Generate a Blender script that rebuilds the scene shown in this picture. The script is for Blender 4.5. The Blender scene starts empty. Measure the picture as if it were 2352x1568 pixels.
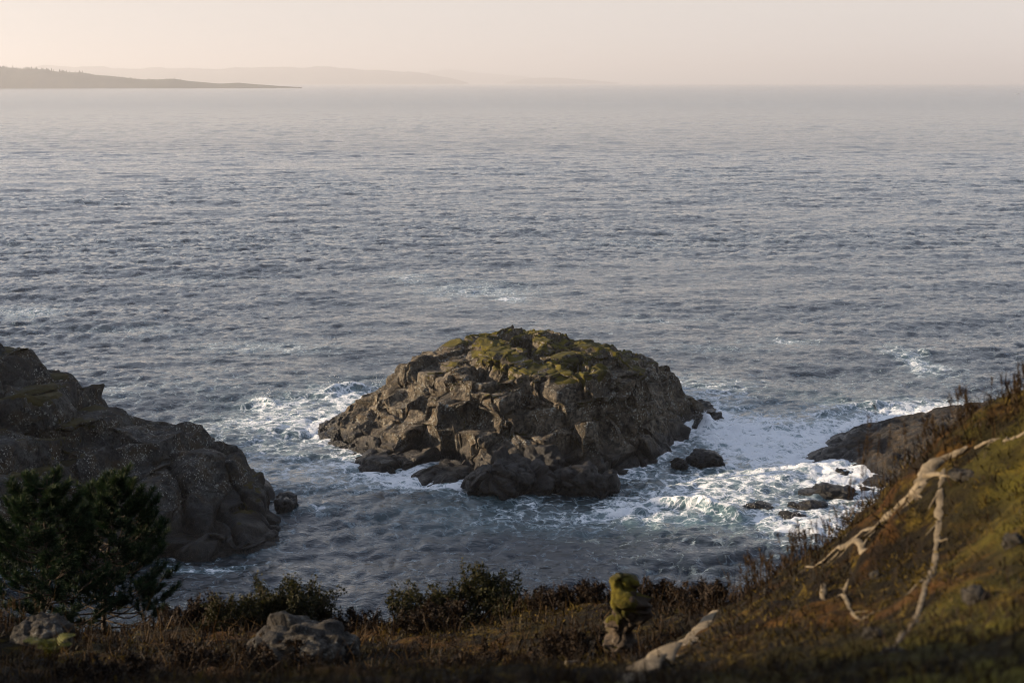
import bpy, math, random
import numpy as np
from mathutils import Vector
random.seed(7); rng = np.random.default_rng(7)
PI = math.pi
scene = bpy.context.scene
COL = scene.collection

# ------------------------------------------------------------------ camera, sky, sun, exposure
H = 25.0                                   # eye height above the sea
LENS = 50.0
FPX = LENS / 36.0 * 1024
KPX = 1024 / 2352.0
PITCH = math.atan((341 - 82.3) / FPX)
cam_d = bpy.data.cameras.new('camera'); cam = bpy.data.objects.new('camera', cam_d); COL.objects.link(cam)
cam.location = (0, 0, H); cam.rotation_euler = (PI / 2 - PITCH, 0, 0)
cam_d.lens = LENS; cam_d.sensor_width = 36; cam_d.clip_start = 0.1; cam_d.clip_end = 60000
cam_d.dof.use_dof = True; cam_d.dof.focus_distance = 96; cam_d.dof.aperture_fstop = 4.5
scene.camera = cam

SUN_AZ = math.radians(-86)                 # measured from +Y towards +X
SUN_EL = math.radians(13)
w = bpy.data.worlds.new('World'); scene.world = w; w.use_nodes = True
nt = w.node_tree; nt.nodes.clear()
out = nt.nodes.new('ShaderNodeOutputWorld'); bg = nt.nodes.new('ShaderNodeBackground')
sky = nt.nodes.new('ShaderNodeTexSky'); sky.sky_type = 'NISHITA'; sky.sun_disc = False
sky.sun_elevation = SUN_EL; sky.sun_rotation = SUN_AZ
sky.air_density = 0.8; sky.dust_density = 1.0; sky.ozone_density = 2.0; sky.altitude = 20
bg.inputs['Strength'].default_value = 0.12
veil = nt.nodes.new('ShaderNodeMix'); veil.data_type = 'RGBA'; # milky veil of haze and thin cloud: thick towards the horizon, thinner overhead (path length through the layer)
tcw = nt.nodes.new('ShaderNodeTexCoord'); sepw = nt.nodes.new('ShaderNodeSeparateXYZ'); nt.links.new(tcw.outputs['Generated'], sepw.inputs[0])
def wm(op, a, b=0.0):
    x = nt.nodes.new('ShaderNodeMath'); x.operation = op
    for i, q in enumerate((a, b)):
        if hasattr(q, 'is_output'): nt.links.new(q, x.inputs[i])
        else: x.inputs[i].default_value = q
    return x.outputs[0]
vf = wm('SUBTRACT', 1.0, wm('EXPONENT', wm('DIVIDE', -0.22, wm('MAXIMUM', sepw.outputs[2], 0.03))))
nt.links.new(vf, veil.inputs[0])
veil.inputs[7].default_value = (2.72, 2.54, 2.40, 1)
nt.links.new(sky.outputs[0], veil.inputs[6]); nt.links.new(veil.outputs[2], bg.inputs[0]); nt.links.new(bg.outputs[0], out.inputs[0])

sd = bpy.data.lights.new('sun', 'SUN'); sun = bpy.data.objects.new('sun', sd); COL.objects.link(sun)
sd.energy = 4.8; sd.angle = math.radians(0.8); sd.color = (1.0, 0.78, 0.54)
sdir = Vector((math.sin(SUN_AZ) * math.cos(SUN_EL), math.cos(SUN_AZ) * math.cos(SUN_EL), math.sin(SUN_EL)))
sun.rotation_euler = sdir.to_track_quat('Z', 'Y').to_euler()

vs = scene.view_settings
vs.view_transform = 'Standard'; vs.look = 'None'; vs.exposure = 1.25; vs.gamma = 1.0; vs.use_curve_mapping = False
scene.cycles.use_denoising = True; scene.cycles.pixel_filter_type = 'BLACKMAN_HARRIS'; scene.cycles.filter_width = 0.95
scene.cycles.max_bounces = 6; scene.cycles.diffuse_bounces = 2; scene.cycles.glossy_bounces = 3
scene.cycles.volume_bounces = 0; scene.cycles.transparent_max_bounces = 8

# ------------------------------------------------------------------ pixel helpers (design aid: photo point -> place)
def ray(u, v):
    px = (np.asarray(u, float) - 1176) * KPX; py = (np.asarray(v, float) - 784) * KPX
    c, s = math.cos(PITCH), math.sin(PITCH)
    return px, FPX * c - py * s, -FPX * s - py * c
def G(u, v, z=0.0):
    dx, dy, dz = ray(u, v); t = (z - H) / dz
    return np.array([dx * t, dy * t, z + 0 * dx])
def At(u, v, Y):
    dx, dy, dz = ray(u, v); t = Y / dy
    return np.array([dx * t, Y + 0 * dx, H + dz * t])

# ------------------------------------------------------------------ noise
def _hash(ix, iy, iz, seed):
    h = (ix.astype(np.uint32) * np.uint32(374761393) + iy.astype(np.uint32) * np.uint32(668265263)
         + iz.astype(np.uint32) * np.uint32(2147483647 - 58) + np.uint32((seed * 974711 + 12345) & 0xffffffff))
    h = (h ^ (h >> np.uint32(13))) * np.uint32(1274126177)
    h = (h ^ (h >> np.uint32(15))) * np.uint32(2246822519)
    return h ^ (h >> np.uint32(16))
def _u(h, k):
    return (((h >> np.uint32(k)) & np.uint32(1023)).astype(np.float32)) / 1023.0
def noise(P, f=1.0, seed=0):
    """value noise in -1..1"""
    Q = P.astype(np.float32) * np.float32(f)
    I = np.floor(Q); F = Q - I; I = I.astype(np.int64)
    F = F * F * F * (F * (F * 6 - 15) + 10)
    r = 0
    for dx in (0, 1):
        wx = F[:, 0] if dx else 1 - F[:, 0]
        for dy in (0, 1):
            wy = F[:, 1] if dy else 1 - F[:, 1]
            for dz in (0, 1):
                wz = F[:, 2] if dz else 1 - F[:, 2]
                hh = _hash(I[:, 0] + dx, I[:, 1] + dy, I[:, 2] + dz, seed)
                r = r + wx * wy * wz * (hh.astype(np.float32) / 2147483648.0 - 1)
    return r
def fbm(P, f=1.0, o=4, seed=0, g=0.5):
    a, s, n = 1.0, 0, 0
    for i in range(o):
        s = s + a * noise(P + 17.3 * i, f * 2.03 ** i, seed + i); n += a; a *= g
    return s / n
def worley(P, seed=0):
    """F1, F2-F1, id hash, offset from nearest cell point"""
    P = P.astype(np.float32)
    I = np.floor(P).astype(np.int64)
    n = len(P); f1 = np.full(n, 9., np.float32); f2 = f1.copy(); idh = np.zeros(n, np.uint32); off = np.zeros((n, 3), np.float32)
    for dx in (-1, 0, 1):
        for dy in (-1, 0, 1):
            for dz in (-1, 0, 1):
                J0, J1, J2 = I[:, 0] + dx, I[:, 1] + dy, I[:, 2] + dz
                hh = _hash(J0, J1, J2, seed)
                D = np.stack([P[:, 0] - J0 - _u(hh, 0), P[:, 1] - J1 - _u(hh, 10), P[:, 2] - J2 - _u(hh, 20)], 1)
                d = np.sqrt((D * D).sum(1))
                m = d < f1
                f2 = np.where(m, f1, np.minimum(f2, d))
                off[m] = D[m]; idh[m] = hh[m]; f1 = np.where(m, d, f1)
    return f1, f2 - f1, idh, off
def blocks(P, size, seed, tilt=0.5, crack=0.3, cw=0.08, warp=0.25, bevel=0.0):
    """broken-rock relief: each cell is a plate with its own height and tilt, deep joints between"""
    size = np.array(size, float)
    W = np.stack([fbm(P, 0.5 / size.mean(), 3, seed + 40 + k) for k in range(3)], 1) * size.mean() * warp
    Q = (P + W) / size
    f1, e, hsh, off = worley(Q, seed)
    h2 = _hash(hsh.astype(np.int64), hsh.astype(np.int64) * 0 + 3, hsh.astype(np.int64) * 0 + 7, seed + 9)
    t = np.stack([_u(h2, 0), _u(h2, 10), _u(h2, 20)], 1) - 0.5
    lift = _u(hsh, 5) - 0.5
    c = np.exp(-(e / cw) ** 2)
    if bevel: lift = lift - bevel * (1 - np.minimum(e / 0.30, 1)) ** 2
    return lift + tilt * 2 * (t * off).sum(1) - crack * c, c, e
def sstep(a, b, x):
    t = np.clip((x - a) / (b - a), 0, 1); return t * t * (3 - 2 * t)

def joints(P, yaw, dip, sizes, amp, seed, hard=0.13, warp=0.35):
    """break a surface along bedding and two upright joint sets: flat faces, sharp steps"""
    c, s_ = math.cos(yaw), math.sin(yaw); R0 = np.array([[c, s_, 0], [-s_, c, 0], [0, 0, 1]])
    cd, sd_ = math.cos(dip), math.sin(dip); R1 = np.array([[cd, 0, sd_], [0, 1, 0], [-sd_, 0, cd]]) @ R0
    Q = P @ R1.T; D = np.zeros_like(Q)
    W = np.stack([fbm(P, 0.45 / sizes[k], 3, seed + 10 + k) for k in range(3)], 1) * np.array(sizes) * warp * 2
    A = amp if np.ndim(amp) else np.full(len(P), amp)
    layer = np.floor((Q[:, 2] + W[:, 2]) / sizes[2]).astype(np.int64); z0 = layer * 0
    for k in range(3):
        sh = 0 if k == 2 else _u(_hash(layer, z0 + k, z0, seed), 3) * sizes[k] * 0.4
        q = (Q[:, k] + W[:, k] + sh) / sizes[k]; fr = q - np.floor(q)
        D[:, k] = (sstep(0.5 - hard, 0.5 + hard, fr) - fr) * sizes[k] * A
    return D @ R1
class TPS:
    def __init__(s, xy, val, smooth=1e-3):
        xy = np.asarray(xy, float); n = len(xy); s.xy = xy
        K = s.k(xy, xy) + np.eye(n) * smooth
        A = np.zeros((n + 3, n + 3)); A[:n, :n] = K; A[:n, n] = 1; A[:n, n + 1:] = xy; A[n, :n] = 1; A[n + 1:, :n] = xy.T
        s.w = np.linalg.solve(A, np.concatenate([val, [0, 0, 0]]))
    @staticmethod
    def k(a, b):
        d2 = ((a[:, None, :] - b[None, :, :]) ** 2).sum(2)
        return 0.5 * d2 * np.log(d2 + 1e-9)
    def __call__(s, q):
        q = np.asarray(q, float); o = np.empty(len(q)); n = len(s.xy)
        for i in range(0, len(q), 50000):
            c = q[i:i + 50000]
            o[i:i + 50000] = s.k(c, s.xy) @ s.w[:n] + s.w[n] + c @ s.w[n + 1:]
        return o

# ------------------------------------------------------------------ mesh helpers
def mesh_np(name, V, F, smooth=True, attrs=None, k=4):
    me = bpy.data.meshes.new(name)
    V = np.ascontiguousarray(V, np.float32); F = np.ascontiguousarray(F, np.int32)
    me.vertices.add(len(V)); me.vertices.foreach_set('co', V.ravel())
    me.loops.add(F.size); me.loops.foreach_set('vertex_index', F.ravel())
    me.polygons.add(len(F)); me.polygons.foreach_set('loop_start', np.arange(0, F.size, k, dtype=np.int32))
    try: me.polygons.foreach_set('loop_total', np.full(len(F), k, np.int32))
    except Exception: pass
    me.polygons.foreach_set('use_smooth', np.full(len(F), smooth, bool))
    me.update(calc_edges=True); me.validate()
    for an, av in (attrs or {}).items():
        a = me.attributes.new(an, 'FLOAT', 'POINT'); a.data.foreach_set('value', np.ascontiguousarray(av, np.float32))
    return me
def link(name, me, mat, parent=None, **props):
    o = bpy.data.objects.new(name, me); COL.objects.link(o)
    if me is not None and mat is not None and not me.materials: me.materials.append(mat)
    if parent is not None: o.parent = parent
    for kx, vx in props.items(): o[kx] = vx
    return o
def empty(name, loc, label, category, group=None):
    o = bpy.data.objects.new(name, None); COL.objects.link(o); o.location = loc
    o['label'] = label; o['category'] = category
    if group: o['group'] = group
    return o
def grid_faces(nr, nc, wrap=False):
    i = np.arange(nr - 1)[:, None]; j = np.arange(nc if wrap else nc - 1)[None, :]
    a = i * nc + j; b = i * nc + (j + 1) % nc
    return np.stack([a, b, b + nc, a + nc], -1).reshape(-1, 4)
def grid_normals(V):
    du = np.gradient(V, axis=1); dv = np.gradient(V, axis=0)
    n = np.cross(du, dv); n /= np.linalg.norm(n, axis=2, keepdims=True) + 1e-9
    n[n[..., 2] < 0] *= -1
    return n
def submesh(V, F, keep):
    F = F[keep]; used = np.unique(F); m = np.full(len(V), -1); m[used] = np.arange(len(used))
    return used, m[F]
def tube(pts, rad, n=8, rough=0.0, seed=0, flat=1.0, upn=None):
    """tapered bent tube as (V, F quads) with closed ends"""
    pts = np.asarray(pts, float); rad = np.asarray(rad, float); m = len(pts)
    T = np.gradient(pts, axis=0); T /= np.linalg.norm(T, axis=1, keepdims=True) + 1e-9
    up = np.array([0.13, 0.21, 0.97]) if upn is None else np.asarray(upn, float)
    A = np.cross(T, up); A /= np.linalg.norm(A, axis=1, keepdims=True) + 1e-9
    B = np.cross(A, T)
    th = np.arange(n) * 2 * PI / n
    ring = (np.cos(th)[None, :, None] * A[:, None] + flat * np.sin(th)[None, :, None] * B[:, None])
    V = pts[:, None] + ring * rad[:, None, None]
    if rough:
        fl = V.reshape(-1, 3); sc = 0.8 / max(rad.mean(), 1e-3)
        dd = fbm(fl, sc * 0.35, 3, seed) * rough
        V = (fl + (ring * rad[:, None, None]).reshape(-1, 3) * dd[:, None]).reshape(V.shape)
    V = V.reshape(-1, 3); F = grid_faces(m, n, True)
    V = np.vstack([V, pts[:1], pts[-1:]]); a = m * n
    e0 = [(a, (j + 1) % n, j, j) for j in range(n)]; b0 = (m - 1) * n
    return V, F, e0 and [(a, (j + 1) % n, j) for j in range(n)] + [(a + 1, b0 + j, b0 + (j + 1) % n) for j in range(n)]
def join(parts):
    """parts: list of (V, quads, tris) -> mesh data with triangles"""
    Vs, Fs, o = [], [], 0
    for V, Q, T in parts:
        Q = np.asarray(Q).reshape(-1, 4)
        tri = np.vstack([Q[:, [0, 1, 2]], Q[:, [0, 2, 3]]]) if len(Q) else np.zeros((0, 3), int)
        if len(T): tri = np.vstack([tri, np.asarray(T).reshape(-1, 3)])
        Vs.append(V); Fs.append(tri + o); o += len(V)
    return np.vstack(Vs), np.vstack(Fs)
def spline(pts, n):
    pts = np.asarray(pts, float); m = len(pts)
    if m < 3: return np.linspace(pts[0], pts[-1], n)
    t = np.linspace(0, m - 1, n); i = np.clip(t.astype(int), 0, m - 2); f = (t - i)[:, None]
    p = np.vstack([2 * pts[0] - pts[1], pts, 2 * pts[-1] - pts[-2]])
    p0, p1, p2, p3 = p[i], p[i + 1], p[i + 2], p[i + 3]
    return 0.5 * (2 * p1 + (p2 - p0) * f + (2 * p0 - 5 * p1 + 4 * p2 - p3) * f ** 2 + (3 * p1 - p0 - 3 * p2 + p3) * f ** 3)
def polydist(X, Y, line):
    d = np.full(X.shape, 1e9)
    for a, b in zip(line[:-1], line[1:]):
        ab = b - a; t = np.clip(((X - a[0]) * ab[0] + (Y - a[1]) * ab[1]) / (ab @ ab + 1e-9), 0, 1)
        d = np.minimum(d, np.hypot(X - a[0] - t * ab[0], Y - a[1] - t * ab[1]))
    return d

# ------------------------------------------------------------------ materials
class M:
    def __init__(s, name):
        s.m = bpy.data.materials.new(name); s.m.use_nodes = True; s.t = s.m.node_tree; s.t.nodes.clear()
        s.o = s.n('ShaderNodeOutputMaterial'); s._pos = None
    def n(s, typ, **kw):
        x = s.t.nodes.new(typ)
        for k, v in kw.items(): setattr(x, k, v)
        return x
    def l(s, a, b): s.t.links.new(a, b)
    def put(s, sock, val):
        if hasattr(val, 'is_output'): s.l(val, sock)
        else: sock.default_value = val
    def pos(s):
        if s._pos is None: s._pos = s.n('ShaderNodeTexCoord').outputs['Object']
        return s._pos
    def vmul(s, v, k):
        x = s.n('ShaderNodeVectorMath', operation='MULTIPLY'); s.put(x.inputs[0], v); x.inputs[1].default_value = k; return x.outputs[0]
    def vadd(s, a, b):
        x = s.n('ShaderNodeVectorMath', operation='ADD'); s.put(x.inputs[0], a); s.put(x.inputs[1], b); return x.outputs[0]
    def noise(s, scale, det=5, rough=0.55, vec=None, dist=0.0, color=False):
        x = s.n('ShaderNodeTexNoise'); s.l(vec if vec is not None else s.pos(), x.inputs['Vector'])
        x.inputs['Scale'].default_value = scale; x.inputs['Detail'].default_value = det; x.inputs['Roughness'].default_value = rough
        x.inputs['Distortion'].default_value = dist
        return x.outputs['Color' if color else 'Fac']
    def vor(s, scale, feature='F1', vec=None, out='Distance', rnd=1.0):
        x = s.n('ShaderNodeTexVoronoi', feature=feature); s.l(vec if vec is not None else s.pos(), x.inputs['Vector'])
        x.inputs['Scale'].default_value = scale; x.inputs['Randomness'].default_value = rnd
        return x.outputs[out]
    def math(s, op, a, b=0.0, clamp=False):
        x = s.n('ShaderNodeMath', operation=op, use_clamp=clamp); s.put(x.inputs[0], a); s.put(x.inputs[1], b); return x.outputs[0]
    def ramp(s, v, a, b, lo=0.0, hi=1.0):
        x = s.n('ShaderNodeMapRange', interpolation_type='SMOOTHSTEP'); s.put(x.inputs[0], v)
        x.inputs[1].default_value = a; x.inputs[2].default_value = b; x.inputs[3].default_value = lo; x.inputs[4].default_value = hi
        return x.outputs[0]
    def mix(s, f, a, b):
        x = s.n('ShaderNodeMix', data_type='RGBA'); s.put(x.inputs[0], f)
        for k, v in ((6, a), (7, b)): s.put(x.inputs[k], v if hasattr(v, 'is_output') else (*v, 1))
        return x.outputs[2]
    def attr(s, name):
        x = s.n('ShaderNodeAttribute', attribute_name=name); return x.outputs['Fac']
    def z(s):
        x = s.n('ShaderNodeSeparateXYZ'); s.l(s.n('ShaderNodeNewGeometry').outputs['Position'], x.inputs[0]); return x.outputs[2]
    def nz(s):
        x = s.n('ShaderNodeSeparateXYZ'); s.l(s.n('ShaderNodeNewGeometry').outputs['Normal'], x.inputs[0]); return x.outputs[2]
    def bump(s, h, dist, strength=1.0, prev=None):
        x = s.n('ShaderNodeBump'); s.put(x.inputs['Height'], h); x.inputs['Distance'].default_value = dist; x.inputs['Strength'].default_value = strength
        if prev is not None: s.l(prev, x.inputs['Normal'])
        return x.outputs[0]
    def bsdf(s, color, rough, normal=None, spec=0.5, ior=1.5, **kw):
        x = s.n('ShaderNodeBsdfPrincipled'); s.put(x.inputs['Base Color'], color if hasattr(color, 'is_output') else (*color, 1))
        s.put(x.inputs['Roughness'], rough); x.inputs['IOR'].default_value = ior
        s.put(x.inputs['Specular IOR Level'], spec)
        if normal is not None: s.l(normal, x.inputs['Normal'])
        for k, v in kw.items(): s.put(x.inputs[k.replace('_', ' ')], v)
        return x.outputs[0]
    def done(s, sh):
        s.l(sh, s.o.inputs['Surface']); return s.m

def rock_mat(name, dark, mid, light, lichen=0.5, wet=1.2, ochre=0.0, tide=True, scale=1.0):
    m = M(name)
    n1 = m.noise(0.55 * scale, 6, 0.6); n2 = m.noise(3.0 * scale, 6, 0.65, dist=0.4); n3 = m.noise(14 * scale, 4, 0.7)
    c = m.mix(m.ramp(n1, 0.35, 0.65), mid, light)
    c = m.mix(m.ramp(n2, 0.40, 0.62), c, dark)
    c = m.mix(m.math('MULTIPLY', m.ramp(n3, 0.5, 0.72), 0.6), c, light)
    c = m.mix(m.math('MULTIPLY', m.ramp(m.noise(6.5 * scale, 5, 0.7, dist=0.5), 0.5, 0.64), 0.7), c, dark)
    if ochre:
        oc = m.ramp(m.noise(0.9 * scale, 5, 0.6, dist=0.6), 0.46, 0.62, 0, ochre)
        c = m.mix(oc, c, (0.105, 0.062, 0.017))
    # crustose lichen spots: pale islands of several sizes
    vv = m.vadd(m.pos(), m.vmul(m.noise(5 * scale, 3, color=True), (0.25 / scale,) * 3))
    sp = m.math('MULTIPLY', m.ramp(m.noise(2.6 * scale, 6, 0.72, vec=vv), 0.56, 0.66), m.ramp(m.noise(0.45 * scale, 3), 0.46, 0.60))
    sp2 = m.math('MULTIPLY', m.ramp(m.vor(6.5 * scale, vec=vv), 0.36, 0.22), m.ramp(m.noise(0.9 * scale, 4, vec=vv), 0.46, 0.58))
    lf = m.math('MULTIPLY', m.math('MAXIMUM', sp, sp2), lichen)
    rough = 0.88
    if tide:
        zz = m.math('ADD', m.z(), m.math('MULTIPLY', m.math('SUBTRACT', m.noise(0.7, 4), 0.5), 1.6))
        dry = m.ramp(zz, wet * 0.6, wet * 1.9)
        lf = m.math('MULTIPLY', lf, dry)
        c = m.mix(lf, c, (0.34, 0.35, 0.31))
        c = m.mix(m.math('MULTIPLY', m.math('SUBTRACT', 1.0, dry), 0.72), c, (0.010, 0.0095, 0.009))
        c = m.mix(m.ramp(m.math('ADD', m.z(), m.math('MULTIPLY', m.math('SUBTRACT', m.noise(1.6, 4), 0.5), 0.9)), 0.75, 0.35, 0, 0.9), c, (0.0045, 0.0042, 0.0038))   # black tide belt
        rough = m.ramp(zz, wet * 0.5, wet * 1.8, 0.30, 0.9)
    else:
        c = m.mix(lf, c, (0.34, 0.35, 0.31))
    ck = m.ramp(m.vor(2.2 * scale, 'DISTANCE_TO_EDGE', vec=vv), 0.0, 0.06)
    b = m.bump(m.noise(2.2 * scale, 9, 0.72, dist=0.3), 0.38 / scale)
    b = m.bump(ck, 0.03 / scale, 0.7, b)
    b = m.bump(n3, 0.035 / scale, 0.9, b)
    return m.done(m.bsdf(c, rough, b, spec=0.35))
def moss_mat(name, a, b_, c_, scale=1.0):
    m = M(name)
    n1 = m.noise(1.1 * scale, 5, 0.6); n2 = m.noise(9 * scale, 5, 0.7)
    c = m.mix(m.ramp(n1, 0.38, 0.62), a, b_); c = m.mix(m.ramp(n2, 0.5, 0.72), c, c_)
    b = m.bump(n2, 0.09 / scale); b = m.bump(m.noise(40 * scale, 3, 0.7), 0.02 / scale, 1, b)
    return m.done(m.bsdf(c, 0.95, b, spec=0.1, Sheen_Weight=0.04))
def leaf_mat(name, cols, scale=6.0, trans=0.25):
    m = M(name)
    rnd = m.attr('tint')
    c = m.mix(m.ramp(rnd, 0.0, 0.5), cols[0], cols[1]); c = m.mix(m.ramp(rnd, 0.5, 1.0), c, cols[2])
    sh = m.bsdf(c, 0.7, spec=0.2)
    t = m.n('ShaderNodeBsdfTranslucent'); m.l(c, t.inputs[0])
    x = m.n('ShaderNodeMixShader'); x.inputs[0].default_value = trans; m.l(sh, x.inputs[1]); m.l(t.outputs[0], x.inputs[2])
    return m.done(x.outputs[0])
def wood_mat(name, a, b_, scale=1.0, rough=0.85):
    m = M(name)
    n1 = m.noise(14 * scale, 6, 0.65, dist=0.5); n2 = m.noise(60 * scale, 4, 0.7)
    c = m.mix(m.ramp(n1, 0.35, 0.65), a, b_); c = m.mix(m.math('MULTIPLY', m.ramp(n2, 0.5, 0.8), 0.6), c, tuple(x * 0.35 for x in a))
    b = m.bump(n1, 0.012 / scale); b = m.bump(n2, 0.004 / scale, 1, b)
    return m.done(m.bsdf(c, rough, b, spec=0.2))

MAT_ISLET = rock_mat('islet_rock', (0.015, 0.0125, 0.010), (0.072, 0.060, 0.044), (0.21, 0.175, 0.126), lichen=0.95, wet=0.85, ochre=0.35)
MAT_WETROCK = rock_mat('wet_rock', (0.011, 0.0095, 0.008), (0.026, 0.022, 0.019), (0.06, 0.051, 0.041), lichen=0.1, wet=1.5)
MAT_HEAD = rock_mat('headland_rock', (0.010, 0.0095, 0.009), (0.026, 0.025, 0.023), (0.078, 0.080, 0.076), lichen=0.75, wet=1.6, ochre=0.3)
MAT_SHORE = rock_mat('shore_rock_grey', (0.009, 0.008, 0.007), (0.018, 0.016, 0.014), (0.045, 0.040, 0.035), lichen=0.08, wet=0.5, ochre=0.3)
MAT_STONE = rock_mat('boulder_stone', (0.014, 0.012, 0.009), (0.036, 0.030, 0.023), (0.10, 0.086, 0.065), lichen=0.35, tide=False, scale=5)
MAT_MOSS = moss_mat('cushion_moss', (0.036, 0.033, 0.007), (0.098, 0.080, 0.009), (0.034, 0.023, 0.009))
MAT_MOSSD = moss_mat('headland_moss', (0.028, 0.026, 0.007), (0.050, 0.040, 0.010), (0.036, 0.020, 0.008))
MAT_MOSSN = moss_mat('bright_moss', (0.045, 0.040, 0.006), (0.11, 0.09, 0.010), (0.06, 0.045, 0.01), scale=6)
MAT_ROOT = wood_mat('root_wood', (0.09, 0.070, 0.044), (0.19, 0.152, 0.10))
MAT_BARK = wood_mat('bark', (0.030, 0.022, 0.015), (0.065, 0.048, 0.032))
MAT_TWIG = wood_mat('twig', (0.050, 0.035, 0.024), (0.095, 0.07, 0.05))
MAT_DEAD = wood_mat('dead_wood', (0.16, 0.135, 0.105), (0.26, 0.225, 0.175))
MAT_PINE = leaf_mat('pine_needles', [(0.006, 0.016, 0.007), (0.011, 0.027, 0.009), (0.042, 0.055, 0.012)], trans=0.15)
MAT_BUSH = leaf_mat('bush_leaves', [(0.008, 0.008, 0.003), (0.017, 0.017, 0.005), (0.050, 0.045, 0.008)])
MAT_HEATH = leaf_mat('heather_sprigs', [(0.004, 0.0024, 0.0012), (0.009, 0.0045, 0.0015), (0.030, 0.015, 0.0035)])
MAT_MOSSTUFT = leaf_mat('moss_sprigs', [(0.009, 0.0065, 0.002), (0.030, 0.021, 0.0035), (0.11, 0.073, 0.008)])
MAT_GRASS = leaf_mat('dry_grass', [(0.012, 0.006, 0.0025), (0.028, 0.015, 0.0045), (0.09, 0.054, 0.018)], trans=0.35)
MAT_FERN = leaf_mat('fern_fronds', [(0.04, 0.045, 0.006), (0.06, 0.065, 0.008), (0.085, 0.085, 0.010)])

# ------------------------------------------------------------------ rock heightfields
def rock_field(name, xs, ys, pts, disp, mat, cut=-1.0, moss=None, mossmat=None, cracks=(), parent=None, smooth=5e-5, terrace=None, soft=1):
    """pts: (x,y,z) control points. Returns base height function, mesh pieces"""
    P = np.array(pts, float)
    f = TPS(P[:, :2] / 10, P[:, 2], smooth)
    X, Y = np.meshgrid(xs, ys)
    Z = f(np.stack([X.ravel(), Y.ravel()], 1) / 10).reshape(X.shape)
    Z = np.maximum(Z, -2.6)
    hit = lambda u, v: raycast(lambda q: f(q / 10), u, v, ys[0], ys[-1])
    for line, depth, wd in cracks:
        L = np.array([hit(*p)[:2] for p in line])
        L = spline(L, max(len(L) * 4, 6))
        jit = 0.25 * fbm(np.stack([X.ravel(), Y.ravel(), X.ravel() * 0], 1), 1.3, 3, 5).reshape(X.shape)
        d = polydist(X + jit, Y - jit, L)
        Z = Z - 1.7 * depth * np.exp(-(d / (0.85 * wd)) ** 2)
    if terrace is not None: Z = terrace(X, Y, Z)
    V = np.stack([X, Y, Z], -1)
    N = grid_normals(V)
    Vf, Nf = V.reshape(-1, 3), N.reshape(-1, 3)
    D = disp(Vf, Nf)
    if isinstance(D, tuple): Vf = Vf + D[1]; D = D[0]
    V2 = (Vf + Nf * D[:, None]).reshape(V.shape)
    for _ in range(soft):                                   # weathering: wear the sharpest edges
        V2[1:-1, 1:-1] = V2[1:-1, 1:-1] * 0.4 + 0.15 * (V2[2:, 1:-1] + V2[:-2, 1:-1] + V2[1:-1, 2:] + V2[1:-1, :-2])
    V2 = V2 + (grid_normals(V2).reshape(-1, 3) * (0.07 * fbm(Vf, 2.8, 4, 25, 0.65) + 0.03 * fbm(Vf, 8, 2, 26))[:, None]).reshape(V2.shape)
    F = grid_faces(*X.shape)
    Zf = V2.reshape(-1, 3)[:, 2]
    used, FF = submesh(V2.reshape(-1, 3), F, (Zf[F] > cut).any(1))
    me = mesh_np(name, V2.reshape(-1, 3)[used], FF)
    mm = None
    if moss is not None:
        N2 = grid_normals(V2).reshape(-1, 3)
        k = moss(V2.reshape(-1, 3), N2)
        th = np.clip(k, -0.3, 1)
        Vm = V2.reshape(-1, 3) + N2 * (th * mossmat[1] - 0.02)[:, None] + np.array([0, 0, 1]) * (np.maximum(k, 0) * mossmat[1] * 0.6)[:, None]
        used, FF = submesh(Vm, F, (k[F] > -0.05).any(1) & (Zf[F] > 0.6).all(1))
        mm = mesh_np('moss', Vm[used], FF)
    return f, me, mm
def raycast(f, u, v, y0, y1, n=500):
    dx, dy, dz = ray(u, v); Y = np.linspace(y0, y1, n); t = Y / dy
    q = np.stack([dx * t, Y], 1); rz = H + dz * t; h = f(q)
    k = np.argmax(rz < h) if (rz < h).any() else n - 1
    return np.array([q[k, 0], q[k, 1], h[k]])
def PX(lst): return [tuple(G(u, v, z)) for u, v, z in lst]

# ---- the islet
isl = PX([(720, 985, 0), (760, 1012, 0), (815, 1068, 0), (880, 1088, 0), (960, 1106, 0), (1050, 1118, 0), (1150, 1115, 0), (1240, 1100, 0.1), (1310, 1086, 0), (1400, 1080, 0),
          (1465, 1070, 0), (1530, 1042, 0), (1548, 1020, 0), (1578, 985, 0), (1592, 958, 0), (1640, 946, 0),
          (1150, 762, 6.8), (1215, 763, 6.8), (1095, 776, 6.4), (1075, 802, 5.8), (1000, 812, 5.3), (950, 826, 4.9), (912, 850, 4.3), (895, 885, 3.1), (835, 912, 2.2),
          (815, 935, 1.6), (745, 968, 0.35), (1260, 780, 6.5), (1330, 788, 6.2), (1400, 792, 6.0), (1460, 820, 5.3), (1540, 852, 4.1), (1585, 900, 2.4), (1602, 930, 1.0),
          (1200, 850, 5.8), (1050, 850, 5.2), (1350, 850, 5.5), (1200, 900, 4.7), (1050, 920, 4.0), (1350, 910, 4.5), (1450, 900, 4.2), (1200, 980, 2.7),
          (1050, 1000, 1.9), (1350, 980, 2.9), (1480, 960, 2.8), (1535, 945, 2.2), (1200, 1040, 1.2), (1350, 1040, 1.1), (1450, 1020, 1.2), (950, 940, 2.7), (900, 975, 1.7),
          (850, 990, 1.0), (950, 1020, 1.25), (880, 1040, 0.6), (1020, 1070, 0.6), (1410, 1062, 0.45), (1500, 1035, 0.55)])
ring_out = [(690, 1000), (740, 1050), (800, 1100), (900, 1125), (1000, 1145), (1150, 1160), (1300, 1140), (1420, 1115), (1520, 1085), (1590, 1030), (1625, 990), (1680, 950)]
isl += [(*(np.array(G(u, v, 0))[:2]), -1.6) for u, v in ring_out]
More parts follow.
